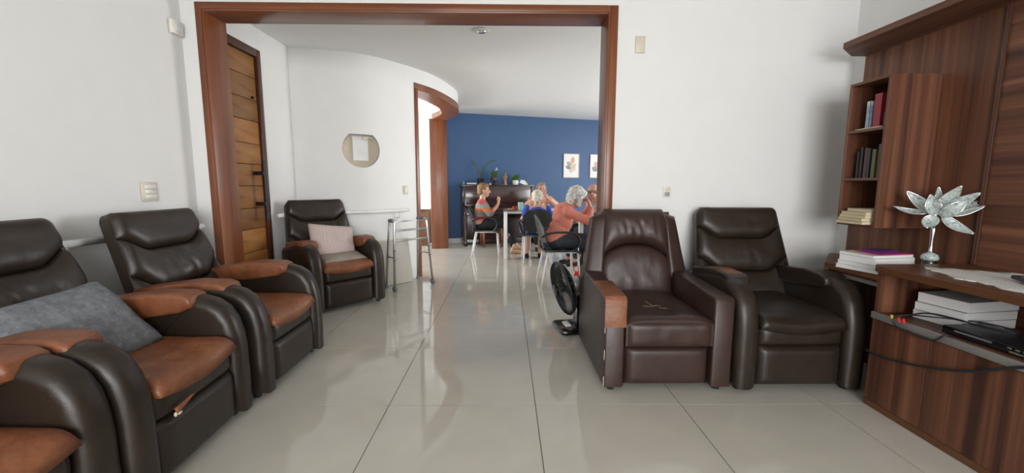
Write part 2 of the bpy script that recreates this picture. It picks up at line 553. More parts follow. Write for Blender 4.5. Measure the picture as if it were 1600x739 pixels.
struct(MB().span((-1.42, 7.82, 0), (-1.22, 8.52, CEIL)).build('wall_pier', MT['wall']))
# niche cut in the curved wall : round with a flat top
NI = min(range(len(cv)), key=lambda i: abs(math.atan2(cv[i].x, cv[i].y) - math.atan2(-0.3405, 1)))
NP, NN = cv[NI], cnormal(NI)
nang = math.atan2(-NN.x, NN.y)   # local +Y = into the wall
kq = NP.y / 4.8
nz, nr = 1.2 + 0.40 * kq, 0.208 * kq
ntop = nr * 0.80
def nout(r, tz):
    a0 = math.asin(tz / r)
    return [(r * math.cos(a), r * math.sin(a)) for a in [a0 - (PI + 2 * a0) * k / 40 for k in range(41)]]
cut = MB().prism(nout(nr, ntop), -0.12, 0.10, plane='xz').build('cutter', None)
cut.location = (NP.x, NP.y, nz); cut.rotation_euler.z = nang
bo = wc.modifiers.new('niche', 'BOOLEAN'); bo.object = cut; bo.operation = 'DIFFERENCE'; bo.solver = 'EXACT'
dg = bpy.context.evaluated_depsgraph_get()
me = bpy.data.meshes.new_from_object(wc.evaluated_get(dg), depsgraph=dg)
wc.modifiers.clear()
old = wc.data; wc.data = me; me.name = 'wall_curved'
bpy.data.objects.remove(cut)
nb = thing('wall_niche', 'round flat-topped niche sunk into the curved white wall, holding a paper', 'niche', (NP.x, NP.y, nz), nang)
MB().prism(nout(nr - 0.003, ntop - 0.003), 0.086, 0.098, plane='xz').build('back_panel', flat('niche_beige', (0.50, 0.43, 0.34), 0.6, var=0.1), nb)
MB().span((-0.085, 0.070, -0.125), (0.085, 0.080, 0.145), 0.002).build('paper_sheet', MT['paper'], nb)
mb = MB().box((0.05, 0.05, 0.125), (0.06, 0.03, 0.03), 0.004); mb.tube([(0.08, 0.04, 0.13), (0.13, 0.04, 0.125)], 0.008)
mb.build('latch', MT['ivory'], nb, smooth='auto')

# varnished trims
tr = MB().box((0, 0, 0), (0.001, 0.001, 0.001)).build('tmp', None); bpy.data.objects.remove(tr)
def trim_root(name):
    o = bpy.data.objects.new(name, None); C.objects.link(o); o.empty_display_size = 0.1
    return struct(o)
t1 = trim_root('trim_1')
JB = YB2 + 0.012
MB().span((OX0, YB - 0.018, 0), (OX0 + 0.064, JB, OH), 0.004).build('left_jamb', MT['trim_z'], t1, 'auto')
MB().span((OX1 - 0.072, YB - 0.018, 0), (OX1, JB, OH), 0.004).build('right_jamb', MT['trim_z'], t1, 'auto')
MB().span((OX0 + 0.064, YB - 0.018, OH - 0.062), (OX1 - 0.072, JB, OH), 0.004).build('head_board', MT['trim_x'], t1, 'auto')
mb = MB(); mb.span((OX0 + 0.012, YB - 0.024, 0), (OX0 + 0.05, YB - 0.016, OH - 0.012), 0.003)
mb.span((OX1 - 0.058, YB - 0.024, 0), (OX1 - 0.012, YB - 0.016, OH - 0.012), 0.003)
mb.build('casing_strip', MT['trim_z'], t1, 'auto')
MB().span((OX0 + 0.05, YB - 0.024, OH - 0.05), (OX1 - 0.058, YB - 0.016, OH - 0.012), 0.003).build('casing_strip', MT['trim_x'], t1, 'auto')
t2 = trim_root('trim_2')
mb = MB(); strip(mb, IDX, len(cv) - 1, -0.012, 0.27, 2.37, 2.455); mb.build('head_board', MT['trim_y'], t2, 'auto')
q = cv[IDX]; nn_ = cnormal(IDX); aj = math.atan2(-nn_.x, nn_.y)
o = MB().span((-0.0, -0.014, 0), (0.055, 0.26, 2.39), 0.003).build('near_jamb', MT['trim_z'], t2, 'auto'); o.location = (q.x, q.y, 0); o.rotation_euler.z = aj
o = MB().span((-0.30, 0, 0), (0.012, 0.06, 2.39), 0.003).build('far_jamb', MT['trim_z'], t2, 'auto'); o.location = (-1.112, 7.755, 0); o.rotation_euler.z = math.radians(10)

# plank door
d1 = trim_root('door_1')
xf = XLB + 0.02
MB().span((XLB - 0.12, DY0, 0), (xf, DY0 + 0.055, DH), 0.004).build('frame_post', MT['door_frame'], d1, 'auto')
MB().span((XLB - 0.12, DY1 - 0.06, 0), (xf, DY1, DH), 0.004).build('frame_post', MT['door_frame'], d1, 'auto')
MB().span((XLB - 0.12, DY0 + 0.055, DH - 0.07), (xf, DY1 - 0.06, DH), 0.004).build('frame_head', MT['door_frame'], d1, 'auto')
z = 0.01; k = 0
hs = [0.19, 0.2, 0.185, 0.21, 0.19, 0.2, 0.195, 0.185, 0.205, 0.19, 0.2, 0.2, 0.2]
while z < DH - 0.08:
    h = min(hs[k % 13], DH - 0.072 - z)
    o = MB().box((0, 0, 0), (0.04, DY1 - DY0 - 0.117, h - 0.004), 0.004).build('plank', MT['plank'], d1, 'auto')
    o.location = (XLB - 0.025 + random.uniform(-.003, .003), (DY0 + DY1) / 2 - 0.0025, z + h / 2)
    if k % 2: o.rotation_euler.x = PI
    z += h; k += 1
MB().span((XLB - 0.11, DY0 + 0.055, 0.005), (XLB - 0.048, DY1 - 0.06, DH - 0.07)).build('light_block_backing', MT['door_frame'], d1)  # unseen backing box added to stop light leaking through the plank joints
hx = XLB + 0.085
mb = MB().tube([(hx, 3.86, 0.87), (hx, 3.86, 1.42)], 0.017, 14)
o = mb.build('door_handle', MT['black_metal'], d1, 'auto')
for zz in (1.02, 1.30):
    MB().span((XLB - 0.006, 3.84, zz - 0.018), (hx, 3.88, zz + 0.018), 0.003).build('handle_bracket', MT['black_metal'], o)
MB().ball((XLB + 0.002, 3.90, 1.98), 0.014).build('peephole', MT['black_metal'], d1, True)

# veranda room beyond the curved opening
struct(MB().span((-4.3, 9.4, 0), (-1.2, 9.55, CEIL)).build('wall_veranda_end', MT['wall']))
struct(MB().span((-4.3, 4.75, 0), (-2.1, 4.85, CEIL)).build('wall_veranda_near', MT['wall']))
mb = MB(); mb.span((-4.3, 4.85, 0), (-4.15, 5.4, CEIL)); mb.span((-4.3, 9.0, 0), (-4.15, 9.4, CEIL)); mb.span((-4.3, 5.4, 2.45), (-4.15, 9.0, CEIL)); mb.span((-4.3, 5.4, 0), (-4.15, 9.0, 0.5))
struct(mb.build('wall_veranda_left', MT['wall']))
mb = MB()
for y in (5.42, 6.6, 7.8, 8.98): mb.span((-4.25, y - 0.02, 0.5), (-4.2, y + 0.02, 2.45))
mb.span((-4.25, 5.4, 0.5), (-4.2, 9.0, 0.54)); mb.span((-4.25, 5.4, 2.41), (-4.2, 9.0, 2.45))
struct(mb.build('window_3', MT['white_metal']))
lc = thing('low_cabinet', 'low mid-brown wooden cabinet seen through the curved doorway', 'cabinet', (-1.72, 8.28, 0))
MB().span((-0.36, -0.2, 0.03), (0.20, 0.2, 0.70), 0.006).build('carcass', MT['low_cabinet'], lc, 'auto')
MB().span((-0.38, -0.22, 0.70), (0.22, 0.22, 0.725), 0.006).build('cabinet_top', MT['low_cabinet'], lc, 'auto')
for x0, x1 in ((-0.35, -0.085), (-0.075, 0.19)):
    MB().span((x0, -0.215, 0.06), (x1, -0.2, 0.68), 0.004).build('cabinet_door', MT['low_cabinet'], lc, 'auto')
mb = MB().grid(lambda u, v: (-0.38 + 0.6 * u, -0.235 + 0.45 * v, 0.731 + 0.012 * math.sin(9 * u + 4 * v) ** 2 + (0.05 * (0.25 - (u - .4) ** 2) if v > .2 else 0)), 16, 12,
                lambda u, v: (-0.38 + 0.6 * u, -0.235 + 0.45 * v, 0.7265))
o = mb.build('cabinet_cloth', MT['paper'], None, True); o.location = (-1.72, 8.28, 0)
tag(o, 'crumpled white cloth on the low brown cabinet past the doorway', 'cloth')

# ------------------------------------------------------------------ wall fittings
o = thing('wall_sensor', 'small white alarm sensor box high on left wall corner', 'sensor', (XL, 3.085, 2.285))
MB().span((0.0005, -0.055, -0.045), (0.03, 0.05, 0.05), 0.008).build('sensor_case', MT['white_plastic'], o, 'auto')
MB().span((0.03, -0.03, -0.02), (0.034, 0.03, 0.02), 0.002).build('sensor_lens', MT['paper'], o)
o = thing('switch_plate', 'ivory three-rocker light switch on left wall above dark recliners', 'switch', (XL, 2.735, 1.15))
MB().span((0.0005, -0.062, -0.062), (0.010, 0.062, 0.062), 0.004).build('cover_plate', MT['ivory'], o, 'auto')
for k in range(3):
    MB().span((0.010, -0.045, -0.046 + k * 0.031), (0.0155, 0.045, -0.018 + k * 0.031), 0.003).build('rocker', MT['white_plastic'], o, 'auto')
o = thing('blank_plate', 'blank ivory wall plate high beside right edge of wooden opening', 'wall plate', (0.975, YB, 2.22))
MB().span((-0.036, -0.012, -0.06), (0.036, -0.0005, 0.06), 0.005).build('cover_plate', MT['ivory'], o, 'auto')
o = thing('wall_outlet', 'white outlet with switch on wall above the square-armed recliner', 'outlet', (1.222, YB, 1.155))
MB().span((-0.028, -0.012, -0.045), (0.03, -0.0005, 0.042), 0.004).build('cover_plate', MT['white_plastic'], o, 'auto')
MB().span((-0.02, -0.016, 0.0), (0.02, -0.012, 0.03), 0.003).build('rocker', MT['ivory'], o, 'auto')
MB().span((-0.02, -0.016, -0.035), (0.02, -0.012, -0.005), 0.003).build('socket', flat('socket_grey', (0.3, 0.3, 0.29), 0.4), o, 'auto')
i = 27; q = cv[i]; n_ = cnormal(i)
o = thing('corridor_switch', 'small ivory switch on the curved wall beside the doorway', 'switch', (q.x, q.y, 1.135), math.atan2(-n_.x, n_.y))
MB().span((-0.035, -0.012, -0.055), (0.035, 0.006, 0.055), 0.004).build('cover_plate', MT['ivory'], o, 'auto')
MB().span((-0.015, -0.016, -0.03), (0.015, -0.012, 0.03), 0.003).build('rocker', MT['white_plastic'], o, 'auto')
o = thing('recessed_downlight', 'round recessed spotlight in the dining room ceiling', 'downlight', (-0.237, 4.05, CEIL))
mb = MB()
mb.lathe([(0.045, -0.001), (0.078, -0.001), (0.08, -0.006), (0.072, -0.012), (0.05, -0.012)], n=28)
mb.build('trim_ring', MT['white_plastic'], o, 'auto')
MB().lathe([(0.001, -0.004), (0.044, -0.006), (0.046, -0.016), (0.03, -0.024), (0.001, -0.026)], n=24).build('lamp_bulb', MT['silver'], o, True)

def rail(name, label, pts, brackets):
    r = thing(name, label, 'handrail')
    MB().tube(pts, 0.021, 12).build('rail_tube', MT['white_metal'], r, True)
    for b in brackets:
        MB().tube(b, 0.008, 8).build('rail_bracket', MT['white_metal'], r, True)
rail('handrail', 'white tubular handrail on left wall behind the dark recliners', [(XL + 0.075, -2.5, 0.89), (XL + 0.075, 3.08, 0.89)],
     [[(XL - .001, y, 0.80), (XL + 0.05, y, 0.80), (XL + 0.075, y, 0.875)] for y in (-1.5, 0.2, 1.25, 2.12, 3.0)])
off = 0.052
pts = [(XLB + off, 4.10, 0.89), (XLB + off, 4.40, 0.89)]
for i in range(3, 28):
    q = cv[i] - cnormal(i) * off
    if q.x > XLB + 0.10: pts.append((q.x, q.y, 0.89))
brs = []
for i in (12, 25):
    n_ = cnormal(i); a = cv[i]
    brs.append([(a.x + n_.x * .003, a.y + n_.y * .003, 0.80), (a.x - n_.x * .035, a.y - n_.y * .035, 0.80), (a.x - n_.x * off, a.y - n_.y * off, 0.872)])
rail('handrail', 'white tubular handrail following the curved wall above the walker', pts, brs)

# ------------------------------------------------------------------ recliners
def back_frame(y0, z0, tilt, H):
    s_, c_ = math.sin(tilt), math.cos(tilt)
    def f(x, s, n):
        return Vector((x, y0 + s * H * s_ - n * c_, z0 + s * H * c_ + n * s_))
    return f
def patch(mb, bf, hw, lo, hi, puff, n0=0.0, nu=28, nv=18, pu=6, pv_lo=2.2, pv_hi=2.2, depth=0.05, wrinkle=0.0, seed=0):
    """a puffed leather section between two seam curves lo(u), hi(u), u in -1..1; hw(s) half width"""
    def pos(u, v, back=False):
        U = 2 * u - 1
        s = lo(U) + (hi(U) - lo(U)) * v
        pr = (max(0, 1 - abs(U) ** pu)) ** 0.5 * (max(0, 1 - (1 - v) ** (2 * pv_hi) if v > .5 else 1 - (1 - v) ** (2 * pv_lo))) ** 0.5
        e = abs(2 * v - 1)
        pr = (max(0, 1 - abs(U) ** pu)) ** 0.5 * (max(0, 1 - e ** (pv_hi * 2 if v > .5 else pv_lo * 2))) ** 0.5
        n = n0 + puff * pr
        if wrinkle and not back:
            g = math.exp(-((U - .15) / .5) ** 2) * math.sin(PI * v)
            n += wrinkle * g * noise.noise(Vector((U * 9 + 2.5 * v, v * 2.2, seed)))
            n += 0.0025 * pr * noise.noise(Vector((U * 3, v * 3, seed + 5)))
        return bf(U * hw(s), s, (n0 - depth) if back else n)
    mb.grid(lambda u, v: pos(u, v), nu, nv, lambda u, v: pos(u, v, True))
    return mb

def pad_fn(mb, c, size, puff=(0.5, 0.5, 0.5), e=0.35, rot=None, nu=20):
    """superellipsoid cushion"""
    b = bmesh.new()
    bmesh.ops.create_uvsphere(b, u_segments=28, v_segments=16, radius=1)
    def sg(x, p): return math.copysign(abs(x) ** p, x)
    for v in b.verts:
        x, y, z = v.co
        r = math.hypot(x, y); cx, sx = (x / r, y / r) if r > 1e-6 else (0, 0)
        v.co = Vector((sg(cx, e) * sg(r, e * 1.3) * size[0] / 2, sg(sx, e) * sg(r, e * 1.3) * size[1] / 2, sg(z, 0.75) * size[2] / 2))
    mt = Matrix.Translation(c) @ (rot if rot is not None else Matrix.Identity(4))
    return mb.merge(b, mt)

ARM = [(-.445, .03), (-.448, .20), (-.446, .36), (-.438, .44), (-.418, .52), (-.38, .585), (-.325, .625), (-.25, .648), (-.16, .655), (-.05, .648), (.08, .625), (.2, .60), (.33, .58), (.36, .55), (.37, .05), (.35, .03)]
def recliner_round(label, loc, rotz, seat_col, pads, ysc=1.0, left=None, right=None):
    L = MT['leather']
    r = thing('recliner', label, 'armchair', loc, rotz, 'dark leather recliners')
    def sy(mb):
        if ysc != 1.0:
            bmesh.ops.scale(mb.bm, vec=(1, ysc, 1), verts=mb.bm.verts)
        return mb
    W, A = 0.76, 0.13
    sy(MB().span((-.26, -.36, .03), (.26, .36, .33), .01)).build('base', L, r, 'auto')
    for s in (-1, 1):
        x0, x1 = s * (W / 2 - A), s * W / 2
        mb = MB().prism(ARM, min(x0, x1), max(x0, x1), 0.048, seg=5)
        a = sy(mb).build('armrest', L, r, 'auto')
        col = pads[0 if s < 0 else 1]
        if col:
            mb = MB()
            pr = [(-.262, .628), (-.25, .652), (-.21, .668), (-.06, .672), (.10, .652), (.24, .632), (.25, .57), (.20, .535), (.0, .545), (-.20, .575), (-.255, .60)]
            mb.prism(pr, s * (W / 2 - A - .026), s * (W / 2 - .010), 0.020, seg=4)
            if col == 'patch':
                m2 = MB().prism([(-.235, .655), (-.205, .6695), (-.06, .6735), (.10, .6535), (.10, .640), (-.06, .660), (-.22, .64)], s * (W / 2 - A - .004), s * (W / 2 - .032), 0.004, seg=2)
                plabel(sy(m2).build('pad_patch', MT['orange'], a, 'auto'), 'tan patch on the arm pad'); col = 'leather'
            sy(mb).build('arm_pad', MT[col], a, 'auto')
        MB().lathe([(.02, 0), (.022, .032)], (s * (W / 2 - .06), -.36 * ysc, 0), 12).build('foot', MT['black_plastic'], r)
        MB().lathe([(.02, 0), (.022, .032)], (s * (W / 2 - .06), .30 * ysc, 0), 12).build('foot', MT['black_plastic'], r)
    sw = W / 2 - A - 0.004
    fb = lambda x, s, n: Vector((x, -.392 - n, .040 + s * .240))
    sy(patch(MB(), fb, lambda s: sw, lambda u: 0, lambda u: 1, .045, 0, 20, 14, 10, 4, 4, .06)).build('footrest', L, r, True)
    fb2 = lambda x, s, n: Vector((x, -.380 - n, .278 + s * .140))
    sy(patch(MB(), fb2, lambda s: sw, lambda u: 0, lambda u: .85, .05, 0, 24, 10, 10, 2, 2, .3, .008, 3)).build('seat_front', L, r, True)
    # seat cushion : domed, drooping over the front lip
    bumpy = seat_col == 'orange'
    def seat(u, v, bot=False):
        U = 2 * u - 1
        y = -.445 + .60 * v
        ex = (max(0, 1 - abs(U) ** 10)) ** .5
        fr = max(0.0, 1 - v / .16)
        sm = .030 * math.cos(U * PI * .5) * max(0.0, 1 - v / .5) ** 1.5
        z = .425 + .045 * ex - .030 * fr ** 2.2 - sm + (.006 if bumpy else .003) * noise.noise(Vector((U * 2.4, v * 3, loc[0] * 3 + loc[1])))
        if bumpy: z += .006 * abs(noise.noise(Vector((U * 4 + v * 3, v * 2 - U * 2, loc[1] * 2))))
        if bot: z = .388 - sm * 1.1
        if fr and not bot: y -= .014 * math.sin(PI * min(1, fr))
        return (U * sw, y, z)
    sy(MB().grid(lambda u, v: seat(u, v), 28, 24, lambda u, v: seat(u, v, True))).build('seat_cushion', MT[seat_col], r, True)
    # backrest
    tilt = math.radians(20)
    H = .655 / math.cos(tilt)
    bf = back_frame(.135, .395, tilt, H)
    def hw(s):
        base = .358 - .070 * s
        if s > .92: base -= .024 * ((s - .92) / .08) ** 2.2
        return base
    def bump(u): return 1 - sstep(.46, 1.05, abs(u))
    s1 = lambda u: .79 - .125 * bump(u)
    s2 = lambda u: .48 - .16 * bump(u)
    bk = MB()
    def shell(u, v, back=False):
        U = 2 * u - 1
        n = (-.115 if back else -.03)
        nn = n + (.03 * abs(U) ** 6 if back else 0)
        return bf(U * (hw(v) + .006), v * .99, nn)
    bk.grid(lambda u, v: shell(u, v), 16, 16, lambda u, v: shell(u, v, True))
    b = sy(bk).build('backrest', L, r, 'auto')
    sy(patch(MB(), bf, hw, lambda u: s1(u), lambda u: 1.0, .052, -.03, 30, 18, 12, 1.5, 2.6, .06, .004, 11)).build('headrest', L, b, True)
    sy(patch(MB(), bf, hw, s2, s1, .048, -.03, 34, 22, 12, 1.5, 1.5, .05, .020 if loc[0] < 0 else .006, 21 + loc[1])).build('lumbar_cushion', L, b, True)
    sy(patch(MB(), bf, hw, lambda u: -.06, s2, .046, -.03, 24, 12, 12, 2, 1.5, .05, .004, 31)).build('lower_cushion', L, b, True)
    return r

YL = math.pi / 2      # local -Y faces world +X
def L_chair(yc, label, pads=('orange', 'orange'), seat='orange', turn=0.0, dx=0.0):
    return recliner_round(label, (-1.775 + dx, yc, 0), YL + turn, seat, pads)
c0 = L_chair(0.975, 'dark recliner nearest the viewer at bottom left, worn tan seat')
c1 = L_chair(1.715, 'dark recliner with grey cushion and worn tan seat by left wall', turn=math.radians(3.5))
c2 = L_chair(2.555, 'dark recliner without cushion, tan seat and arms, beside the wooden opening')
mb = MB().grid(lambda u, v: (-.18 + .11 * u, -.444 - .008 * math.sin(v * 2.5), .312 - .034 * v * (1 - .85 * u) + .012 * u), 6, 6, lambda u, v: (-.18 + .11 * u, -.438 - .008 * math.sin(v * 2.5), .310 - .034 * v * (1 - .85 * u) + .012 * u))
plabel(mb.build('torn_flap', MT['orange'], c1, True), 'torn tan leather flap')
plabel(MB().ball((-.185, -.448, .289), (.007, .006, .010)).ball((-.165, -.450, .285), (.014, .005, .006)).build('foam_tuft', MT['cream'], c1, True), 'pale foam showing at the tear')
f3 = math.atan2(.67, -.74)
cF = recliner_round('dark recliner with pink cushion standing before the curved wall', (-1.775, 4.165, 0), math.radians(48), 'orange', ('orange', 'orange'), 0.84)
cR = recliner_round('dark recliner with all-dark seat in the corner beside the cabinet', (1.70, 2.655, 0), 0.0, 'leather', ('patch', 'leather'), 0.95)

# square-armed recliner
def recliner_square():
    L = MT['leather_r']
    r = thing('recliner', 'reddish-brown square-armed recliner with arched back and scratched seat', 'armchair', (0.935, 2.70, 0), 0.0)
    MB().span((-.25, -.36, .04), (.25, .36, .26), .01).build('base', L, r, 'auto')
    for s in (-1, 1):
        x0, x1 = sorted((s * .255, s * .372))
        a = MB().prism([(-.44, .035), (-.44, .545), (-.42, .568), (.38, .60), (.40, .58), (.40, .035)], x0, x1, .014, seg=3).build('armrest', L, r, 'auto')
        if s < 0:
            mb = MB().prism([(-.446, .395), (-.446, .55), (-.424, .5745), (-.10, .5875), (-.10, .575), (-.42, .56), (-.436, .54), (-.436, .395)], x0 - .004, x1 + .005, .004, seg=2)
            plabel(mb.build('arm_patch', MT['orange'], a, 'auto'), 'tan leather patch wrapped over the arm front')
            [plabel(MB().span((x0 - .0008, -.4408, z0), (x0 + .0025, -.4365, z1), .001).build('worn_edge', MT['ivory'], a), 'pale worn chip on the arm corner') for z0, z1 in ((.04, .10), (.20, .26), (.36, .395))]
        for y in (-.38, .33):
            MB().lathe([(.022, 0), (.026, .04)], (s * .315, y, 0), 12).build('foot', MT['black_plastic'], r)
    fb = lambda x, s, n: Vector((x, -.39 - n, .035 + s * .235))
    patch(MB(), fb, lambda s: .250, lambda u: 0, lambda u: 1, .045, 0, 20, 14, 12, 4, 4, .06).build('footrest', L, r, True)
    mb = MB()
    def seat(u, v, bot=False):
        U = 2 * u - 1
        y = -.445 + .62 * v
        fr = max(0, 1 - v / .12)
        z = .445 - .02 * fr ** 2.5 - .02 * abs(U) ** 8 + .018 * math.cos(U * 1.5) - .028 * math.exp(-((U - .0) / .5) ** 2 - ((v - .42) / .3) ** 2) + .004 * noise.noise(Vector((U * 3, v * 4, 2)))
        if bot: z = .285
        if fr and not bot: y -= .012 * math.sin(PI * min(1, fr))
        return (U * .252, y, z)
    mb.grid(lambda u, v: seat(u, v), 30, 30, lambda u, v: seat(u, v, True))
    sc = mb.build('seat_cushion', L, r, 'auto')
    mb = MB()
    for pts in ([(-.02, .60), (-.012, .53), (.0, .46), (.012, .43)], [(.0, .46), (.03, .475), (.05, .46)], [(-.01, .44), (-.04, .43), (-.08, .44)], [(.02, .38), (.05, .37), (.075, .36)], [(.03, .43), (.04, .40)]):
        P = []
        for k in range(len(pts) - 1):
            for t in range(5):
                q = [pts[k][i] + (pts[k + 1][i] - pts[k][i]) * t / 5 for i in (0, 1)]
                x, y, z = seat(q[0] / .252 / 2 + .5, q[1]); P.append((x + random.uniform(-.003, .003), y, z + .0005))
        mb.tube(P, [0.0005 + .0010 * math.sin(PI * (k + .5) / len(P)) for k in range(len(P))], 5, flatten=(.4, 1))
    plabel(mb.build('scratches', MT['cream'], sc), 'pale torn scratches across the seat')
    patch(MB(), lambda x, s, n: Vector((x, -.432 - n, .275 + s * .155)), lambda s: .25, lambda u: 0, lambda u: 1, .032, 0, 22, 12, 12, 2.2, 1.6, .05, .004, 4).build('seat_front', L, r, True)
    # back : centre pad with arched seam and two wings
    tilt = math.radians(13); H = .60 / math.cos(tilt)
    bf = back_frame(.175, .43, tilt, H)
    sh = MB()
    def shell(u, v, back=False):
        U = 2 * u - 1
        return bf(U * (.27 + .02 * (1 - v)), v * .97, -.13 if back else -.03)
    sh.grid(lambda u, v: shell(u, v), 12, 12, lambda u, v: shell(u, v, True))
    b = sh.build('backrest', L, r, 'auto')
    hwc = lambda s: .262 - .040 * max(0, s - .25) - (.02 * ((s - .9) / .1) ** 2 if s > .9 else 0)
    arch = lambda u: .37 + .21 * (max(0, 1 - abs(u) ** 2.4)) ** .75
    patch(MB(), bf, hwc, arch, lambda u: 1.0, .085, -.02, 36, 20, 8, 1.3, 1.3, .06, .016, 41).build('headrest', L, b, True)
    patch(MB(), bf, hwc, lambda u: -.05, arch, .062, -.02, 32, 20, 8, 1.6, 1.4, .05, .007, 51).build('lumbar_cushion', L, b, True)
    for s in (-1, 1):
        def wing(u, v, back=False, s=s):
            w0 = .205 + .03 * (1 - v)
            w1 = .305 + .075 * (1 - v)
            x = w0 + (w1 - w0) * u
            pr = (max(0, 1 - abs(2 * u - 1) ** 5)) ** .5 * (max(0, 1 - abs(2 * v - 1) ** 9)) ** .5
            n = .01 + .03 * pr - .03 * u
            return bf(s * x, .165 + (.945 - .165) * v - .035 * u * v * 1.0, -.10 - .01 * u if back else n)
        MB().grid(lambda u, v: wing(u, v), 10, 18, lambda u, v: wing(u, v, True)).build('back_wing', L, b, True)
recliner_square()

# ------------------------------------------------------------------ cushions
def pillow(name, label, mat, w_, h_, t, mtx, seed=0, piping=False):
    mb = MB()
    def P(u, v, sgn):
        U, V = 2 * u - 1, 2 * v - 1
        pin = 1 - .10 * (1 - V * V) * 0 
        x = U * w_ / 2 * (1 - .055 * (1 - V * V)); z = V * h_ / 2 * (1 - .055 * (1 - U * U))
        th = t / 2 * (max(0, (1 - U ** 4) * (1 - V ** 4))) ** .6
        th *= 1 + .22 * noise.noise(Vector((U * 1.6, V * 1.6, seed + sgn)))
        return Vector((x, -sgn * th + .012 * noise.noise(Vector((U * 1.3, V * 1.3, seed + 9))), z))
    mb.grid(lambda u, v: P(u, v, 1), 26, 26, lambda u, v: P(u, v, -1))
    bmesh.ops.remove_doubles(mb.bm, verts=mb.bm.verts, dist=1e-5)
    o = mb.build(name, mat, None, True)
    o.matrix_world = mtx
    return tag(o, label, 'cushion')
PIL = {}
pillow('cushion', 'plain grey wool cushion lying against the recliner beside left wall', MT['grey_cloth'], .52, .40, .12,
       Matrix.Translation((-1.76, 1.645, .605)) @ RZ(math.radians(89)) @ RX(math.radians(-44)) @ RY(math.radians(-3)), 1)
cFm = Matrix.Translation((-1.775, 4.165, 0)) @ RZ(math.radians(48))
pillow('cushion', 'pale pink woven cushion propped in the recliner by the curved wall', MT['pink_weave'], .46, .35, .12,
       cFm @ Matrix.Translation((.0, -.03, .635)) @ RX(math.radians(-27)) @ RY(math.radians(9)), 2)
pillow('cushion', 'flat taupe cushion beneath the pink cushion on the far recliner', MT['taupe'], .44, .32, .07,
       cFm @ Matrix.Translation((.02, -.12, .495)) @ RX(math.radians(-78)), 3)

# ------------------------------------------------------------------ wall unit on the right
XF = 1.99
wu = thing('wall_panel', 'tall walnut wall panelling with crown shelf on right wall', 'wall panel', (XR, 1.0, 0))
def wx(o): return o
def lspan(a, b, *k): return MB().span((a[0] - XR, a[1] - 1.0, a[2]), (b[0] - XR, b[1] - 1.0, b[2]), *k)
PX0 = 2.50
lspan((PX0, 2.135, .60), (XR - .001, 2.97, 2.10), .002).build('vertical_grain_panel', MT['walnut_z'], wu)
lspan((PX0, -1.2, .60), (XR - .001, 2.130, 2.10), .002).build('horizontal_grain_panel', MT['walnut_y'], wu)
lspan((PX0 - .012, 2.122, .785), (PX0, 2.140, 2.10), .002).build('joint_strip', MT['walnut_z'], wu)
poly = [(XR - .001 - XR, 2.97 - 1), (2.40 - XR, 2.97 - 1), (2.215 - XR, 2.815 - 1), (2.215 - XR, -1.2 - 1), (-.001, -1.2 - 1)]
MB().prism(poly, 2.095, 2.132, .002, 'xy').build('crown_shelf', MT['walnut_y'], wu)

# open book box
BX = thing('book_box', 'walnut open box shelf hung on the wall panel, holding books', 'shelf', (2.35, 2.565, .95))
hx0, hx1, hy0, hy1, hz = -.15, .148, -.145, .14, .89
t_ = .016
MB().span((hx0, hy0, 0), (hx1, hy0 + t_, hz), .001).build('side_panel', MT['walnut_z'], BX)
MB().span((hx0, hy1 - t_, 0), (hx1, hy1, hz), .001).build('side_panel', MT['walnut_z'], BX)
MB().span((hx0, hy0 + t_, hz - t_), (hx1, hy1 - t_, hz), .001).build('top_panel', MT['walnut_y'], BX)
MB().span((hx0, hy0 + t_, 0), (hx1, hy1 - t_, t_), .001).build('bottom_panel', MT['walnut_y'], BX)
MB().span((hx1 - .01, hy0 + t_, t_), (hx1, hy1 - t_, hz - t_), .001).build('back_panel', MT['walnut_z'], BX)
for zz in (.30, .597):
    MB().span((hx0, hy0 + t_, zz - t_), (hx1 - .01, hy1 - t_, zz), .001).build('shelf_board', MT['counter'], BX)

def book(label, loc, size, cover, rotz=0.0, rx=0.0, standing=False, group=None, page=None, spine_to=None):
    """size = (length along x, width along y, thickness z) lying flat ; standing: thickness along y, height z, depth x (spine at -x)"""
    o = thing('book', label, 'book', loc, rotz, group)
    if rx: o.rotation_euler = (rx, 0, rotz)
    pm = page or MT['pages']
    if standing:
        d, t, h = size
        MB().span((0.002, -t / 2 + .0025, .003), (d - .004, t / 2 - .0025, h - .004)).build('pages', pm, o)
        mb = MB().span((0, -t / 2, 0), (d, -t / 2 + .002, h)); mb.span((0, t / 2 - .002, 0), (d, t / 2, h)); mb.span((0, -t / 2, 0), (.002, t / 2, h))
        mb.build('cover', cover, o)
    else:
        a, b, t = size
        MB().span((-a / 2 + .003, -b / 2 + .003, .002), (a / 2 - .002, b / 2 - .003, t - .002)).build('pages', pm, o)
        mb = MB().span((-a / 2, -b / 2, 0), (a / 2, b / 2, .002)); mb.span((-a / 2, -b / 2, t - .002), (a / 2, b / 2, t)); mb.span((a / 2 - .002, -b / 2, 0), (a / 2, b / 2, t))
        mb.build('cover', cover, o)
    return o
def cov(c, r=.4): return flat('cover_%d' % len(bpy.data.materials), c, r)
def bstop(label, y, z, d, t, h, c, x=2.225, lean=0.0, group=None):
    book(label, (x, y, z), (d, t, h), cov(c), 0, lean, True, group)
zt = .95 + .597 + .0005
m, nt, p = new_mat('blue_white_cover')
noise_col(nt, p, [(0.35, (0.55, 0.6, 0.62)), (0.6, (0.10, 0.2, 0.36))], 1.0, 2, .5, (3, 3, 9))
MT['bluecover'] = m
book('upright blue and white book on the top shelf of box', (2.245, 2.605, zt + .008), (.16, .026, .165), MT['bluecover'], 0, 0, True)
bstop('upright crimson book on the top shelf of box', 2.545, zt + .008, .17, .052, .20, (.33, .022, .045), x=2.25)
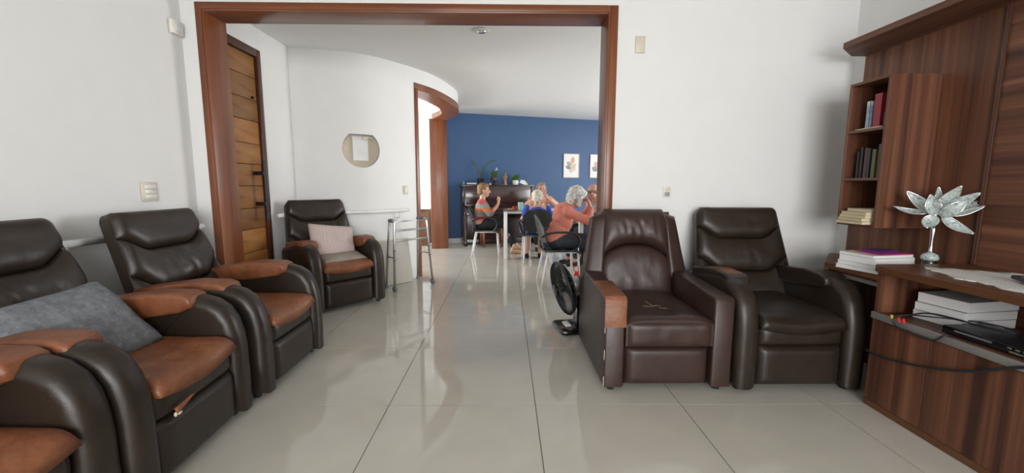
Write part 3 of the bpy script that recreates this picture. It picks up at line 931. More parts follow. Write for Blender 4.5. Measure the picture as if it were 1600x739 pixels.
bstop('short dark green book at right end of the top shelf', 2.487, zt + .008, .14, .032, .085, (.05, .055, .03), x=2.255)
book('thin cream booklet lying flat on the top shelf of box', (2.31, 2.56, zt - .0003), (.19, .19, .008), cov((.6, .52, .36)))
zm = .95 + .30 + .0005
for k, (y, t, h, c, nm) in enumerate([(2.632, .016, .165, (.03, .03, .035), 'upright black paperback at left end of the middle shelf'), (2.610, .020, .19, (.018, .018, .02), 'upright tall black book second from left on middle shelf'),
        (2.583, .024, .185, (.10, .03, .03), 'upright dark red book on the middle shelf of box'), (2.553, .020, .18, (.02, .025, .03), 'upright dark navy book right of the dark red one'),
        (2.522, .028, .172, (.12, .11, .03), 'upright olive book on the middle shelf of box'), (2.486, .030, .20, (.05, .05, .03), 'upright dark olive book at right end of middle shelf')]):
    bstop(nm, y, zm, .16, t, h, c, x=2.235 + .004 * (k % 3))
zb = .95 + .016 + .0005
for k, (c, dx, a, nm) in enumerate([((.42, .36, .22), 0, 3, 'cream book lowest in the stack at bottom of box shelf'), ((.50, .43, .27), .012, -2, 'cream book second from bottom in the box shelf stack'),
        ((.46, .40, .25), .02, 2, 'cream book in the middle of the box shelf stack'), ((.52, .45, .28), .03, 0, 'cream book second from top in the box shelf stack'), ((.62, .57, .46), .05, -3, 'palest cream book on top of the box shelf stack')]):
    book(nm, (2.262 + dx, 2.555, zb + k * .0185), (.235 if k < 4 else .2, .19, .018), cov(c, .6), math.radians(a), page=MT['cream'])

# low cabinet under the panel
cb = thing('tv_cabinet', 'low walnut cabinet with open shelf and aluminium strip on right', 'cabinet', (2.235, 1.0, 0))
def cs(a, b, *k): return MB().span((a[0] - 2.235, a[1] - 1.0, a[2]), (b[0] - 2.235, b[1] - 1.0, b[2]), *k)
YN, YF = -1.2, 2.14
XBK = PX0 - .003
cs((XF + .012, YN, 0), (XBK, YF - .002, .036), .002).build('plinth', MT['walnut_y'], cb)
cs((XF, YN, .002), (XF + .012, YF - .001, .036), .001).build('kick_board', MT['counter'], cb)
cs((XF + .004, YF - .02, .036), (XBK, YF, .745), .001).build('end_panel', MT['walnut_z'], cb)
cs((XF + .004, YN, .036), (XBK, YN + .02, .745), .001).build('end_panel', MT['walnut_z'], cb)
cs((XBK - .012, YN + .02, .52), (XBK, YF - .02, .745), .001).build('back_panel', MT['walnut_y'], cb)
cs((XF + .004, YN + .02, .503), (XBK - .012, YF - .02, .527), .001).build('shelf_board', MT['walnut_y'], cb)
cs((XF - .014, YN, .4935), (XF + .004, YF - .001, .529), .004).build('aluminium_strip', MT['alu'], cb, 'auto')
ys = [YF - .001, 1.834, 1.26, .68, .10, -.48, YN]
for a, b in zip(ys, ys[1:]):
    cs((XF, b + .0015, .038), (XF + .018, a - .0015, .489), .0015).build('cabinet_door', MT['walnut_z'], cb)
ct = MB().prism([(1.962, YN), (1.962, 2.10), (1.985, 2.152), (2.02, 2.16), (PX0 - .001, 2.16), (PX0 - .001, YN)], .7455, .783, .003, 'xy')
o = ct.build('countertop', MT['counter'])
tag(o, 'brown wooden countertop along the right, carrying white crochet runner', 'countertop')

# lower corner counter beyond
fc = thing('corner_counter', 'lower walnut corner counter with aluminium strip behind the all-dark recliner', 'counter', (2.3, 2.5, 0))
def fp(pts): return [(x - 2.3, y - 2.5) for x, y in pts]
FPOLY = [(2.062, 2.163), (2.062, 2.60), (2.37, 2.955), (PX0 - .003, 2.955), (PX0 - .003, 2.163)]
MB().prism(fp(FPOLY), .678, .710, .002, 'xy').build('counter_board', MT['walnut_y'], fc)
i_ = [(2.09, 2.165), (2.09, 2.60), (2.40, 2.945), (PX0 - .004, 2.945), (PX0 - .004, 2.165)]
MB().prism(fp(i_), .658, .677, .001, 'xy').build('drawer_box', MT['walnut_y'], fc)
s_ = [(2.09, 2.165), (2.09, 2.6), (2.396, 2.95), (2.41, 2.945), (2.105, 2.595), (2.105, 2.165)]
MB().prism(fp(s_), .636, .664, .002, 'xy').build('aluminium_strip', MT['alu'], fc)
MB().span((.155, -.33, 0), (.195, .44, .657), .002).build('support_panel', MT['walnut_z'], fc)

# book stack on the corner counter
zc = .7105
st = [((.30, .235, .024), (.62, .62, .60), 14, (0, 0), 'wide white book at the bottom of the corner counter stack'),
      ((.30, .225, .022), (.60, .60, .58), 12, (.004, -.002), 'white book second from bottom of the corner counter stack'),
      ((.285, .21, .036), (.66, .66, .66), 11, (0, 0), 'thick white book in the middle of the corner counter stack'),
      ((.275, .205, .016), (.55, .50, .42), 9, (.0, .006), 'thin cream book under the magazines on corner counter')]
bx, by = 2.186, 2.375
for size, c, a, d, nm in st:
    book(nm, (bx + d[0], by + d[1], zc), size, cov(c, .5), math.radians(a), page=MT['paper'])
    zc += size[2] + .0003
o = MB().span((-.11, -.08, 0), (.11, .08, .006), .0015).build('magazine', flat('magenta_print', (.36, .03, .16), .3, var=.4)); o.location = (bx + .03, by - .01, zc); o.rotation_euler.z = math.radians(8)
tag(o, 'magenta magazine on top of the stack of white books', 'magazine')
o = MB().span((-.075, -.055, 0), (.075, .055, .006), .0015).build('magazine', flat('purple_print', (.08, .02, .18), .3, var=.4)); o.location = (bx + .045, by + .025, zc + .0065); o.rotation_euler.z = math.radians(18)
tag(o, 'small purple booklet lying over the magenta magazine', 'magazine')
# lotus ornament
fx, fy = 2.362, 2.235
lo = thing('lotus_ornament', 'silver and pearl lotus flower ornament on a slender stem', 'ornament', (fx, fy, .7105))
MB().lathe([(.030, 0), (.033, .006), (.033, .070), (.03, .078)], n=28).build('base', MT['gloss_black'], lo, 'auto')
MB().lathe([(.028, .078), (.036, .084), (.039, .097), (.033, .112), (.015, .122), (.002, .125)], n=28).build('base_bowl', MT['pearl'], lo, True)
MB().lathe([(.014, .124), (.009, .135), (.0075, .16), (.009, .2), (.012, .255), (.01, .27)], n=16).build('stem', MT['silver'], lo, True)
vr = Vector((fy, -fx, 0)).normalized(); vt = -Vector((fx, fy, 0)).normalized(); vz = Vector((0, 0, 1))
cen = Vector((0, 0, .345))
def petal(start, tip, wid, face, curl=.02, nm='petal'):
    S = cen + vr * start[0] + vz * start[1] + vt * start[2]
    E = cen + vr * tip[0] + vz * tip[1] + vt * tip[2]
    ax = (E - S); Lp = ax.length; ax.normalize()
    side = ax.cross(face); side.normalize(); nrm = side.cross(ax).normalized()
    if nrm.dot(face) < 0: nrm = -nrm
    def width(v): return wid * .88 * (math.sin(PI * min(1, v) ** .85)) ** .8 * (1 - .25 * v) + .002
    def Q(u, v, d):
        U = 2 * u - 1
        c = S + ax * (Lp * v) + nrm * (-curl * math.sin(PI * v) + .35 * curl * v)
        return c + side * (U * width(v)) + nrm * (U * U * width(v) * .32 + d)
    mb = MB().grid(lambda u, v: Q(u, v, .002), 8, 14, lambda u, v: Q(u, v, -.002))
    o = mb.build(nm, MT['pearl'], lo, True)
    e = [Q(0, k / 16, 0) for k in range(17)] + [Q(1, k / 16, 0) for k in range(16, -1, -1)]
    MB().tube(e, .0022, 6, closed=True).build('petal_rim', MT['silver'], o, True)
K = 1 / 335
def px(x, y, d): return (x * K, y * K, d)
petal(px(-4, 2, .0), px(-42, 38, -.02), .032, (vt + vr * .3).normalized())
petal(px(4, 2, -.03), px(0, 46, -.06), .02, (vt).normalized())
petal(px(2, 0, -.01), px(28, 49, -.01), .038, (vt).normalized())
petal(px(4, 0, -.02), px(52, 37, -.03), .036, (vt - vr * .3).normalized())
petal(px(8, 0, -.03), px(58, 22, -.05), .028, (vt + vz * .3).normalized())
petal(px(-6, 0, .01), px(-58, 8, .02), .028, (vt * .6 + vz).normalized())
petal(px(8, -4, .02), px(60, 13, .0), .025, (vt * .7 + vz).normalized())
petal(px(2, -4, .03), px(-9, 33, .055), .040, (vt - vr * .1).normalized(), -.02)
petal(px(6, -4, .035), px(37, 24, .06), .038, (vt + vr * .2).normalized(), -.02)
petal(px(-2, -4, .03), px(-9, -28, .09), .040, (vt + vz * .6).normalized())
petal(px(8, -6, .02), px(50, -35, .04), .032, (vt + vz * .9).normalized())

# runner cloth and remote on the counter
rn = [(2.17, 2.06), (2.32, 1.98), (2.46, 1.80), (2.47, 1.2), (2.46, .6), (2.40, .2), (2.2, .15), (2.06, .4), (2.03, .9), (2.045, 1.3), (2.02, 1.55), (2.06, 1.72), (2.04, 1.80), (2.10, 1.90), (2.12, 2.0)]
P2 = bez([(a, b, 0) for a, b in rn + [rn[0]]], 6)[:-1]
P2 = [Vector((q.x + .012 * math.sin(k * 1.9), q.y + .012 * math.cos(k * 1.9), 0)) for k, q in enumerate(P2)]
b = bmesh.new()
vs = [b.verts.new((q.x - 2.25, q.y - 1.1, .0)) for q in P2]
b.faces.new(vs)
bmesh.ops.triangulate(b, faces=b.faces)
for _ in range(3):
    bmesh.ops.subdivide_edges(b, edges=[e for e in b.edges if e.calc_length() > .06], cuts=1)
    bmesh.ops.triangulate(b, faces=b.faces)
r_ = bmesh.ops.extrude_face_region(b, geom=b.faces[:])
for v in [g for g in r_['geom'] if isinstance(g, bmesh.types.BMVert)]:
    v.co.z += .003 + .009 * max(0, noise.noise(Vector((v.co.x * 9, v.co.y * 6, 1))))
mb = MB(); mb.merge(b)
o = mb.build('table_runner', MT['crochet'], None, True); o.location = (2.25, 1.1, .7835)
tag(o, 'white crochet runner with ragged edge on the right countertop', 'table runner')
o = thing('remote_control', 'black remote control lying on the white crochet runner', 'remote', (2.20, 1.66, .797), math.radians(-28))
MB().span((-.024, -.09, 0), (.024, .09, .018), .006).build('remote_body', MT['black_plastic'], o, 'auto')
for k in range(4):
    for j in (-1, 0, 1):
        MB().span((j * .012 - .004, -.06 + k * .03, .018), (j * .012 + .004, -.052 + k * .03, .0195)).build('button', MT['grey_plastic'], o)

# paper stacks and player on the open shelf
zs = .5275
for k, (nm, dx, a, th) in enumerate([('thick white paper block lowest on the open cabinet shelf', 0, 6, .042), ('thick white paper block in the middle of the shelf pile', .004, 7, .042), ('thick white paper block on top of the shelf pile', .012, 9, .050)]):
    o = thing('paper_block', nm, 'paper', (2.27 + dx, 1.955, zs), math.radians(a))
    MB().span((-.15, -.105, .0015), (.15, .105, th - .001)).build('sheets', MT['paper'], o)
    MB().span((-.151, -.106, 0), (.151, .106, .0015)).build('backing_sheet', MT['grey_plastic'], o)
    zs += th + .0005
dv = thing('disc_player', 'slim black disc player with small buttons on the open shelf', 'player', (2.085, 1.62, .5275), math.radians(2))
MB().span((-.06, -.31, .004), (.15, .19, .040), .003).build('player_case', MT['black_plastic'], dv, 'auto')
MB().span((-.066, -.31, .005), (-.058, .19, .039), .002).build('front_panel', MT['gloss_black'], dv, 'auto')
MB().span((-.0685, .0, .024), (-.066, .14, .032), .0008).build('disc_tray', MT['grey_plastic'], dv)
for k, y in enumerate((-.06, -.085, -.11, -.135, -.19, -.215, -.24)):
    MB().span((-.0695, y - .007, .024), (-.066, y + .007, .031), .001).build('player_button', MT['silver'], dv)
MB().span((-.0685, -.15, .010), (-.066, -.06, .018), .0008).build('display_window', flat('display_grey', (.10, .12, .08), .2), dv)
for y in (-.28, .16):
    for x in (-.04, .12): MB().lathe([(.012, 0), (.012, .005)], (x, y, 0), 10).build('foot', MT['black_plastic'], dv)
cw = bez([(2.10, 2.05, .535), (2.09, 1.95, .575), (2.10, 1.84, .585), (2.12, 1.74, .580), (2.17, 1.66, .578), (2.22, 1.70, .577), (2.20, 1.80, .576), (2.13, 1.86, .574), (2.06, 1.9, .572), (2.01, 1.97, .56), (1.968, 2.0, .535), (1.966, 1.98, .50), (1.967, 1.90, .487), (1.968, 1.80, .495), (1.972, 1.76, .533), (2.0, 1.75, .533)], 6)
o = thing('signal_cable', 'thin black cable looped over the player and strip', 'cable')
MB().tube(cw, .0035, 8).build('wire', MT['black_plastic'], o, True)
for c, x, y in (('red', 1.966, 1.965), ('cream', 1.968, 2.005), ('red', 1.97, 1.945)):
    MB().tube([(x, y, .526), (x - .006, y, .548)], .006, 8).build('plug', MT[c] if c == 'red' else flat('yellow_plug', (.6, .4, .05), .4), o)
hc = bez([(XF + .05, 2.152, .315), (1.982, 2.147, .303), (1.977, 2.0, .315), (1.976, 1.8, .36), (1.972, 1.64, .42), (1.968, 1.5, .50), (1.966, 1.42, .535), (1.99, 1.36, .535)], 8)
o = MB().tube(hc, .006, 8).build('power_cord', MT['black_plastic'], None, True)
tag(o, 'black power cord hanging across the walnut cabinet doors', 'cord')

# ------------------------------------------------------------------ fan
fn = thing('floor_fan', 'black floor fan standing in the opening beside square-armed recliner', 'fan', (.575, 3.33, 0), 0)
FA = math.radians(-79)        # local -Y is the blowing direction -> turn towards -X
fn.rotation_euler.z = FA
def fr(o): return o
b_ = MB().prism([(-.13, -.16), (.13, -.16), (.15, -.12), (.14, .06), (.10, .13), (-.10, .13), (-.14, .06), (-.15, -.12)], .0, .045, .018, 'xy', 3)
b_.build('base', MT['gloss_black'], fn, 'auto')
MB().prism([(-.045, .0), (.045, .0), (.055, .09), (-.055, .09)], .045, .30, .012, 'xy', 3).build('pillar', MT['gloss_black'], fn, 'auto')
MB().box((.0, -.075, .05), (.10, .05, .02), .006).build('switch_panel', MT['white_plastic'], fn, 'auto')
hc_ = Vector((0, -.085, .365)); tl = RX(math.radians(13))
def hm(p): return hc_ + (tl @ Vector(p))
MB().lathe([(.03, 0), (.062, .01), (.066, .06), (.06, .13), (.035, .15)], (0, 0, 0), 20, Matrix.Translation(hm((0, .015, 0))) @ tl @ RX(-PI / 2)).build('motor_housing', MT['gloss_black'], fn, 'auto')
MB().lathe([(.0665, .045), (.0675, .05), (.0675, .09), (.0665, .095)], (0, 0, 0), 20, Matrix.Translation(hm((0, .015, 0))) @ tl @ RX(-PI / 2)).build('motor_band', MT['alu'], fn, 'auto')
R_ = .222
cg = []
g1 = MB().tube([hm((R_ * math.cos(a), -.03, R_ * math.sin(a))) for a in [2 * PI * k / 40 for k in range(40)]], .008, 8, closed=True)
cage = g1.build('guard_ring', MT['black_plastic'], fn, True)
g2 = MB()
for k in range(80):
    a = 2 * PI * k / 80
    pts = []
    for t in range(7):
        f = t / 6
        rr = .045 + (R_ - .045) * math.sin(f * PI / 2)
        aa = a + .35 * (1 - f)
        pts.append(hm((rr * math.cos(aa), -.03 - .055 * math.cos(f * PI / 2) ** .8 if f < 1 else -.03, rr * math.sin(aa))))
    g2.tube(pts, .0026, 4)
    pts = []
    for t in range(6):
        f = t / 5
        rr = .06 + (R_ - .06) * math.sin(f * PI / 2)
        pts.append(hm((rr * math.cos(a), -.03 + .075 * math.cos(f * PI / 2) if f < 1 else -.03, rr * math.sin(a))))
    g2.tube(pts, .0026, 4)
o = g2.build('guard_wires', MT['black_plastic'], fn, True); o['kind'] = 'stuff'
MB().lathe([(.002, 0), (.045, .004), (.048, .012), (.03, .018), (.002, .02)], (0, 0, 0), 20, Matrix.Translation(hm((0, -.082, 0))) @ tl @ RX(PI / 2)).build('guard_cap', MT['gloss_black'], fn, True)
MB().lathe([(.03, 0), (.034, .01), (.034, .05), (.02, .06)], (0, 0, 0), 16, Matrix.Translation(hm((0, -.005, 0))) @ tl @ RX(PI / 2)).build('hub', MT['black_plastic'], fn, 'auto')
for k in range(3):
    a0 = 2 * PI * k / 3
    def bl(u, v, d, a0=a0):
        rr = .03 + .165 * v
        aa = a0 + (u - .5) * 1.25 * (math.sin(PI * (.15 + .8 * v))) ** .5 + .25 * v
        return hm((rr * math.cos(aa), -.03 + .028 * (u - .5) * 2 * (.4 + .6 * v) * -1 + d, rr * math.sin(aa)))
    MB().grid(lambda u, v: bl(u, v, .0012), 8, 8, lambda u, v: bl(u, v, -.0012)).build('fan_blade', MT['black_plastic'], fn, True)

# ------------------------------------------------------------------ walker
FL, FR, RR, RL = Vector((-1.25, 4.52, 0)), Vector((-.897, 4.91, 0)), Vector((-1.135, 5.19, 0)), Vector((-1.40, 4.72, 0))
wk = thing('walker', 'aluminium walking frame with grey grips before the curved wall', 'walker', tuple((FL + FR + RR + RL) / 4))
wc0 = (FL + FR + RR + RL) / 4
def wl(v): return Vector(v) - wc0
HT = .80
def side(f, r, nm):
    ins = (wc0 - (f + r) / 2) * .16
    tf = f + (r - f) * .17 + ins + Vector((0, 0, HT)); tb = f + (r - f) * .74 + ins + Vector((0, 0, HT - .01))
    f0 = f + Vector((0, 0, .045)); r0 = r + Vector((0, 0, .03))
    a = f0 + (tf - f0) * .90; b = r0 + (tb - r0) * .90
    pts = [wl(f0), wl(a)] + [wl(q) for q in bez([a + (tf - f0) * .03, tf + (tb - tf) * .12, tb - (tb - tf) * .12, b + (tb - r0) * .03], 5)] + [wl(b), wl(r0)]
    MB().tube(pts, .0135, 10).build('side_frame', MT['steel'], wk, True)
    g = [wl(tf + (tb - tf) * .25 + Vector((0, 0, .0))), wl(tf + (tb - tf) * .98 + Vector((0, 0, .002)))]
    MB().tube(g, .021, 10).build('hand_grip', MT['grey_plastic'], wk, True)
    lowf, lowr = f0 + (tf - f0) * .45, r0 + (tb - r0) * .45
    MB().tube([wl(lowf), wl(lowr)], .009, 8).build('side_rail', MT['steel'], wk, True)
    for z in (.42, .56):
        q = f0 + (tf - f0) * z
        MB().tube([wl(q - (tf - f0) * .006), wl(q + (tf - f0) * .006)], .0165, 10).build('leg_collar', MT['grey_plastic'], wk, True)
    ax = (FR - FL).normalized()
    MB().lathe([(.012, -.012), (.034, -.011), (.036, 0), (.034, .011), (.012, .012)], wl(f + Vector((0, 0, .037))), 20, Vector((0, 0, 1)).rotation_difference(ax).to_matrix().to_4x4()).build('wheel', MT['grey_plastic'], wk, 'auto')
    MB().lathe([(.018, 0), (.019, .035), (.014, .05)], wl(r), 12).build('rubber_tip', MT['grey_plastic'], wk, 'auto')
    return f0, tf
a0, a1 = side(FL, RL, 'left'); b0, b1 = side(FR, RR, 'right')
for z, rr, mt in ((.70, .012, 'alu'), (.85, .012, 'alu'), (.985, .008, 'steel')):
    MB().tube([wl(a0 + (a1 - a0) * z), wl(b0 + (b1 - b0) * z)], rr, 10).build('cross_bar', MT[mt], wk, True)

# beige board leaning on curved wall
A_, B_ = Vector((-1.55, 4.64, 0)), Vector((-1.165, 5.06, 0))
dr = (B_ - A_); Lb = dr.length; aB = math.atan2(dr.y, dr.x)
o = thing('leaning_board', 'plain beige board leaning on curved wall behind the walker', 'board', tuple((A_ + B_) / 2 + Vector((-.0, .0, 0))), aB)
MB().box((0, .055, .272), (Lb, .018, .545), .003, RX(math.radians(-10))).build('board_sheet', MT['beige_board'], o, 'auto')
MB().box((0, .1, .535), (Lb + .004, .024, .02), .004, RX(math.radians(-10))).build('board_edging', MT['ivory'], o, 'auto')

# ------------------------------------------------------------------ dining room : piano and the things on it
def s_at(u, n):
    """distance along the end wall of the point that stands n in front of it on the sight line u"""
    r = (u - 800) / 643.4 + 0.0136
    a = bw(0, n)
    return (r * a.y - a.x) / (bwd.x - r * bwd.y)
pn = thing('upright_piano', 'dark mahogany upright piano against the blue wall', 'piano', tuple(bw(.85, 0)), ang_bw)
def pb(a, b, *k): return MB().span(a, b, *k)
PW = .74
pb((-PW, -.30, .10), (PW, -.025, 1.175), .006).build('case', MT['piano'], pn, 'auto')
pb((-PW - .02, -.325, 1.175), (PW + .02, -.018, 1.20), .005).build('lid', MT['piano'], pn, 'auto')
pb((-PW + .06, -.308, .80), (PW - .06, -.30, 1.13), .003).build('front_panel', MT['piano'], pn, 'auto')
for s in (-1, 1):
    a, b = sorted((s * PW, s * (PW - .045)))
    pb((a, -.312, .78), (b, -.298, 1.175), .003).build('side_moulding', MT['piano'], pn, 'auto')
    MB().prism([(-.30, .60), (-.49, .60), (-.50, .70), (-.46, .76), (-.36, .79), (-.30, .86)], a, b, .004).build('key_cheek', MT['piano'], pn, 'auto')
    MB().lathe([(.03, .0), (.034, .02), (.03, .06), (.038, .2), (.045, .42), (.035, .5), (.048, .56), (.048, .60)], ((a + b) / 2, -.44, 0), 16).build('leg', MT['piano'], pn, True)
    pb((a - .004, -.52, .0), (b + .004, -.025, .10), .01).build('toe_block', MT['piano'], pn, 'auto')
pb((-PW + .045, -.475, .60), (PW - .045, -.30, .665), .004).build('key_bed', MT['piano'], pn, 'auto')
MB().prism([(-.30, .69), (-.47, .69), (-.472, .70), (-.44, .735), (-.31, .79), (-.30, .79)], -PW + .046, PW - .046, .003).build('fallboard', MT['piano'], pn, 'auto')
pb((-PW + .05, -.292, .0), (PW - .05, -.03, .10), .004).build('bottom_rail', MT['piano'], pn, 'auto')
# piano stool leg seen under the chair
sl = thing('piano_stool', 'reddish wooden stool tucked under the piano keyboard', 'stool', tuple(bw(.62, .62)), ang_bw)
MB().span((-.22, -.16, .44), (.22, .16, .49), .02).build('seat', MT['black_cloth'], sl, 'auto')
for x in (-1, 1):
    for y in (-1, 1):
        MB().tube([(x * .17, y * .12, .44), (x * .185, y * .13, .2), (x * .18, y * .13, 0.002)], [.024, .026, .018], 10).build('leg', MT['trim_z'], sl, True)

ZP = 1.2005
def on_piano(u, n=.16): 
    q = bw(s_at(u, n), n); return (q.x, q.y, ZP)
def leaf_mb(mb, base, tip, wid, bend=(0, 0, .05), n=10, fold=.3):
    base, tip, bend = Vector(base), Vector(tip), Vector(bend)
    ax = tip - base
    side = ax.cross(Vector((0, -1, .3))).normalized()
    def f(u, v, d=0):
        U = 2 * u - 1
        wv = wid * (math.sin(PI * min(.999, .06 + .94 * v)) ** .7)
        c = base + ax * v + bend * math.sin(PI * v)
        return c + side * U * wv + Vector((0, -1, .5)) * (fold * wv * abs(U) + d)
    mb.grid(lambda u, v: f(u, v), 4, n, lambda u, v: f(u, v, -.0015))
p1 = thing('potted_plant', 'plant with two long arching leaves in a black pot on the piano', 'plant', on_piano(751))
MB().lathe([(.052, 0), (.065, .10), (.07, .125), (.064, .125), (.058, .115)], n=20).build('pot', MT['gloss_black'], p1, 'auto')
for k, (tp, wd, bd) in enumerate([((.36, -.02, .50), .020, (-.05, 0, .10)), ((-.21, .0, .52), .016, (.03, 0, .03)), ((-.09, .03, .36), .012, (0, 0, .02)), ((.05, -.03, .22), .010, (0, 0, .02))]):
    mb = MB(); leaf_mb(mb, (0, 0, .11), tp, wd, bd); mb.build('leaf', MT['dgreen'], p1, True)
p2 = thing('potted_plant', 'leafy plant in a round brown pot on a dark stand, beside statuette', 'plant', on_piano(772))
MB().lathe([(.045, 0), (.05, .012), (.02, .02), (.02, .05), (.035, .06)], n=18).build('pot_stand', MT['black_metal'], p2, 'auto')
MB().lathe([(.03, .058), (.062, .075), (.075, .11), (.07, .155), (.06, .165), (.05, .16)], n=22).build('pot', MT['terracotta'], p2, True)
for k in range(22):
    a = k * 2.4; r = .06 + .06 * random.random(); h = .20 + .10 * random.random()
    mb = MB(); leaf_mb(mb, (.02 * math.cos(a), .02 * math.sin(a), .155), (r * math.cos(a), r * math.sin(a) * .7, h), .016, (0, 0, .03), 5)
    mb.build('leaf', MT['green'], p2, True)
MB().tube([(.02, 0, .16), (.03, 0, .26), (.05, 0, .33)], .004, 6).build('flower_stem', MT['green'], p2, True)
for q in ((.05, 0, .335), (.035, -.01, .30), (.062, -.005, .31)):
    MB().ball(q, (.014, .012, .018)).build('blossom', flat('pale_blossom', (.5, .55, .65), .6), p2, True)
p3 = thing('potted_plant', 'small bushy plant in a white ribbed pot at right on the piano', 'plant', on_piano(805))
mb = MB()
b = bmesh.new()
mb.lathe([(.05, 0), (.06, .03), (.062, .09), (.055, .098), (.05, .09)], n=20)
mb.build('pot', MT['white_plastic'], p3, True)
for k in range(9):
    a = 2 * PI * k / 9
    MB().tube([(.056 * math.cos(a), .056 * math.sin(a), .01), (.0635 * math.cos(a), .0635 * math.sin(a), .085)], .006, 6).build('rib', MT['white_plastic'], p3, True)
for k in range(34):
    a = k * 2.4; r = .04 + .09 * random.random(); h = .12 + .11 * random.random()
    mb = MB(); leaf_mb(mb, (.02 * math.cos(a), .02 * math.sin(a), .085), (r * math.cos(a), r * math.sin(a) * .7, h), .018, (0, 0, .02), 5)
    mb.build('leaf', MT['green'], p3, True)

SCR = bpy.data.scenes.new('scratch')
def remesh(mb, name, mat, parent, voxel, smooth=3, factor=.5, disp=None):
    me = bpy.data.meshes.new(name)
    mb.bm.to_mesh(me); mb.bm.free()
    o = bpy.data.objects.new(name, me); C.objects.link(o)
    md = o.modifiers.new('r', 'REMESH'); md.mode = 'VOXEL'; md.voxel_size = voxel; md.use_smooth_shade = True
    if smooth:
        s = o.modifiers.new('s', 'SMOOTH'); s.iterations = smooth; s.factor = factor
    C.objects.unlink(o); SCR.collection.objects.link(o)
    with bpy.context.temp_override(scene=SCR, view_layer=SCR.view_layers[0]):
        dg = bpy.context.evaluated_depsgraph_get()
    m2 = bpy.data.meshes.new_from_object(o.evaluated_get(dg), depsgraph=dg)
    SCR.collection.objects.unlink(o); C.objects.link(o)
    o.modifiers.clear(); o.data = m2; bpy.data.meshes.remove(me); m2.name = name
    m2.materials.clear(); m2.materials.append(mat)
    if disp:
        nrm = [v.normal.copy() for v in m2.vertices]
        co = []
        for v, n_ in zip(m2.vertices, nrm):
            co.extend(v.co + n_ * disp(v.co))
        m2.vertices.foreach_set('co', co)
        m2.update()
    for f in m2.polygons: f.use_smooth = True
    o.parent = parent
    return o
def cap(mb, a, b, ra, rb=None, n=12, sq=(1, 1), up=None):
    a, b = Vector(a), Vector(b); rb = ra if rb is None else rb
    d = (b - a); L = d.length; d = d / L if L > 1e-6 else Vector((0, 0, 1))
    pts, rs = [], []
    for k in range(5):
        t = (k + .25) / 5 * PI / 2
        pts.append(a - d * ra * math.cos(t)); rs.append(ra * math.sin(t))
    pts.append(a); rs.append(ra)
    pts.append(b); rs.append(rb)
    for k in range(4, -1, -1):
        t = (k + .25) / 5 * PI / 2
        pts.append(b + d * rb * math.cos(t)); rs.append(rb * math.sin(t))
    mb.tube(pts, rs, n, flatten=sq, up=up)

fg = thing('statuette', 'carved wooden robed statuette standing on the piano', 'statuette', on_piano(789))
mb = MB()
mb.lathe([(.042, 0), (.044, .015), (.038, .02)], n=16)
cap(mb, (0, 0, .03), (0, 0, .17), .036, .026); cap(mb, (-.026, 0, .16), (.026, 0, .16), .018, .018)
cap(mb, (-.034, 0, .155), (-.02, -.03, .10), .013, .011); cap(mb, (.034, 0, .155), (.02, -.03, .12), .013, .011)
mb.ball((0, -.004, .215), (.021, .023, .028)); mb.ball((0, .008, .205), (.028, .022, .04)); mb.ball((.018, -.03, .135), (.014, .014, .024))
remesh(mb, 'figure', MT['carved'], fg, .005, 2, disp=lambda c: .002 * math.sin(c.x * 400) * (1 if c.z < .14 else 0))
MB().lathe([(.047, 0), (.047, .006)], n=16).build('plinth', MT['carved'], fg)
MB().lathe([(.018, .245), (.022, .262), (.012, .268)], n=10).build('crown', MT['carved'], fg)
q_ = on_piano(818, .18)
pf = thing('folded_papers', 'folded cream papers standing at the right end of the piano', 'papers', (q_[0], q_[1], q_[2] + .020))
for k in range(4):
    MB().box((-.02 + .018 * k, .012 * k, .035 - .004 * k), (.12, .003, .075 - .008 * k), 0, RY(math.radians(22 + 9 * k)) @ RX(math.radians(-20))).build('sheet', MT['cream'] if k % 2 else MT['paper'], pf)
wp = thing('sheet_music', 'white sheet music pile at the left end of the piano', 'papers', on_piano(737, .17))
for k in range(3):
    MB().box((.004 * k, 0, .007 + .013 * k), (.19, .16, .012), .002, RZ(.06 * (k - 1))).build('music_book', MT['paper'] if k else flat('dark_green_cover', (.03, .05, .04), .5), wp)
o = MB().lathe([(.018, 0), (.02, .012), (.012, .03), (.004, .034)], n=12).build('trinket', MT['paper'], None, True); o.location = on_piano(766, .24)
tag(o, 'tiny white trinket on the piano in front of brown pot', 'trinket')
o = MB().lathe([(.016, 0), (.016, .02), (.010, .05), (.012, .07), (.004, .075)], n=12).build('glass_bottle', MT['teal'], None, True); o.location = on_piano(725, .12)
tag(o, 'small pale bottle at the far left end of the piano', 'bottle')

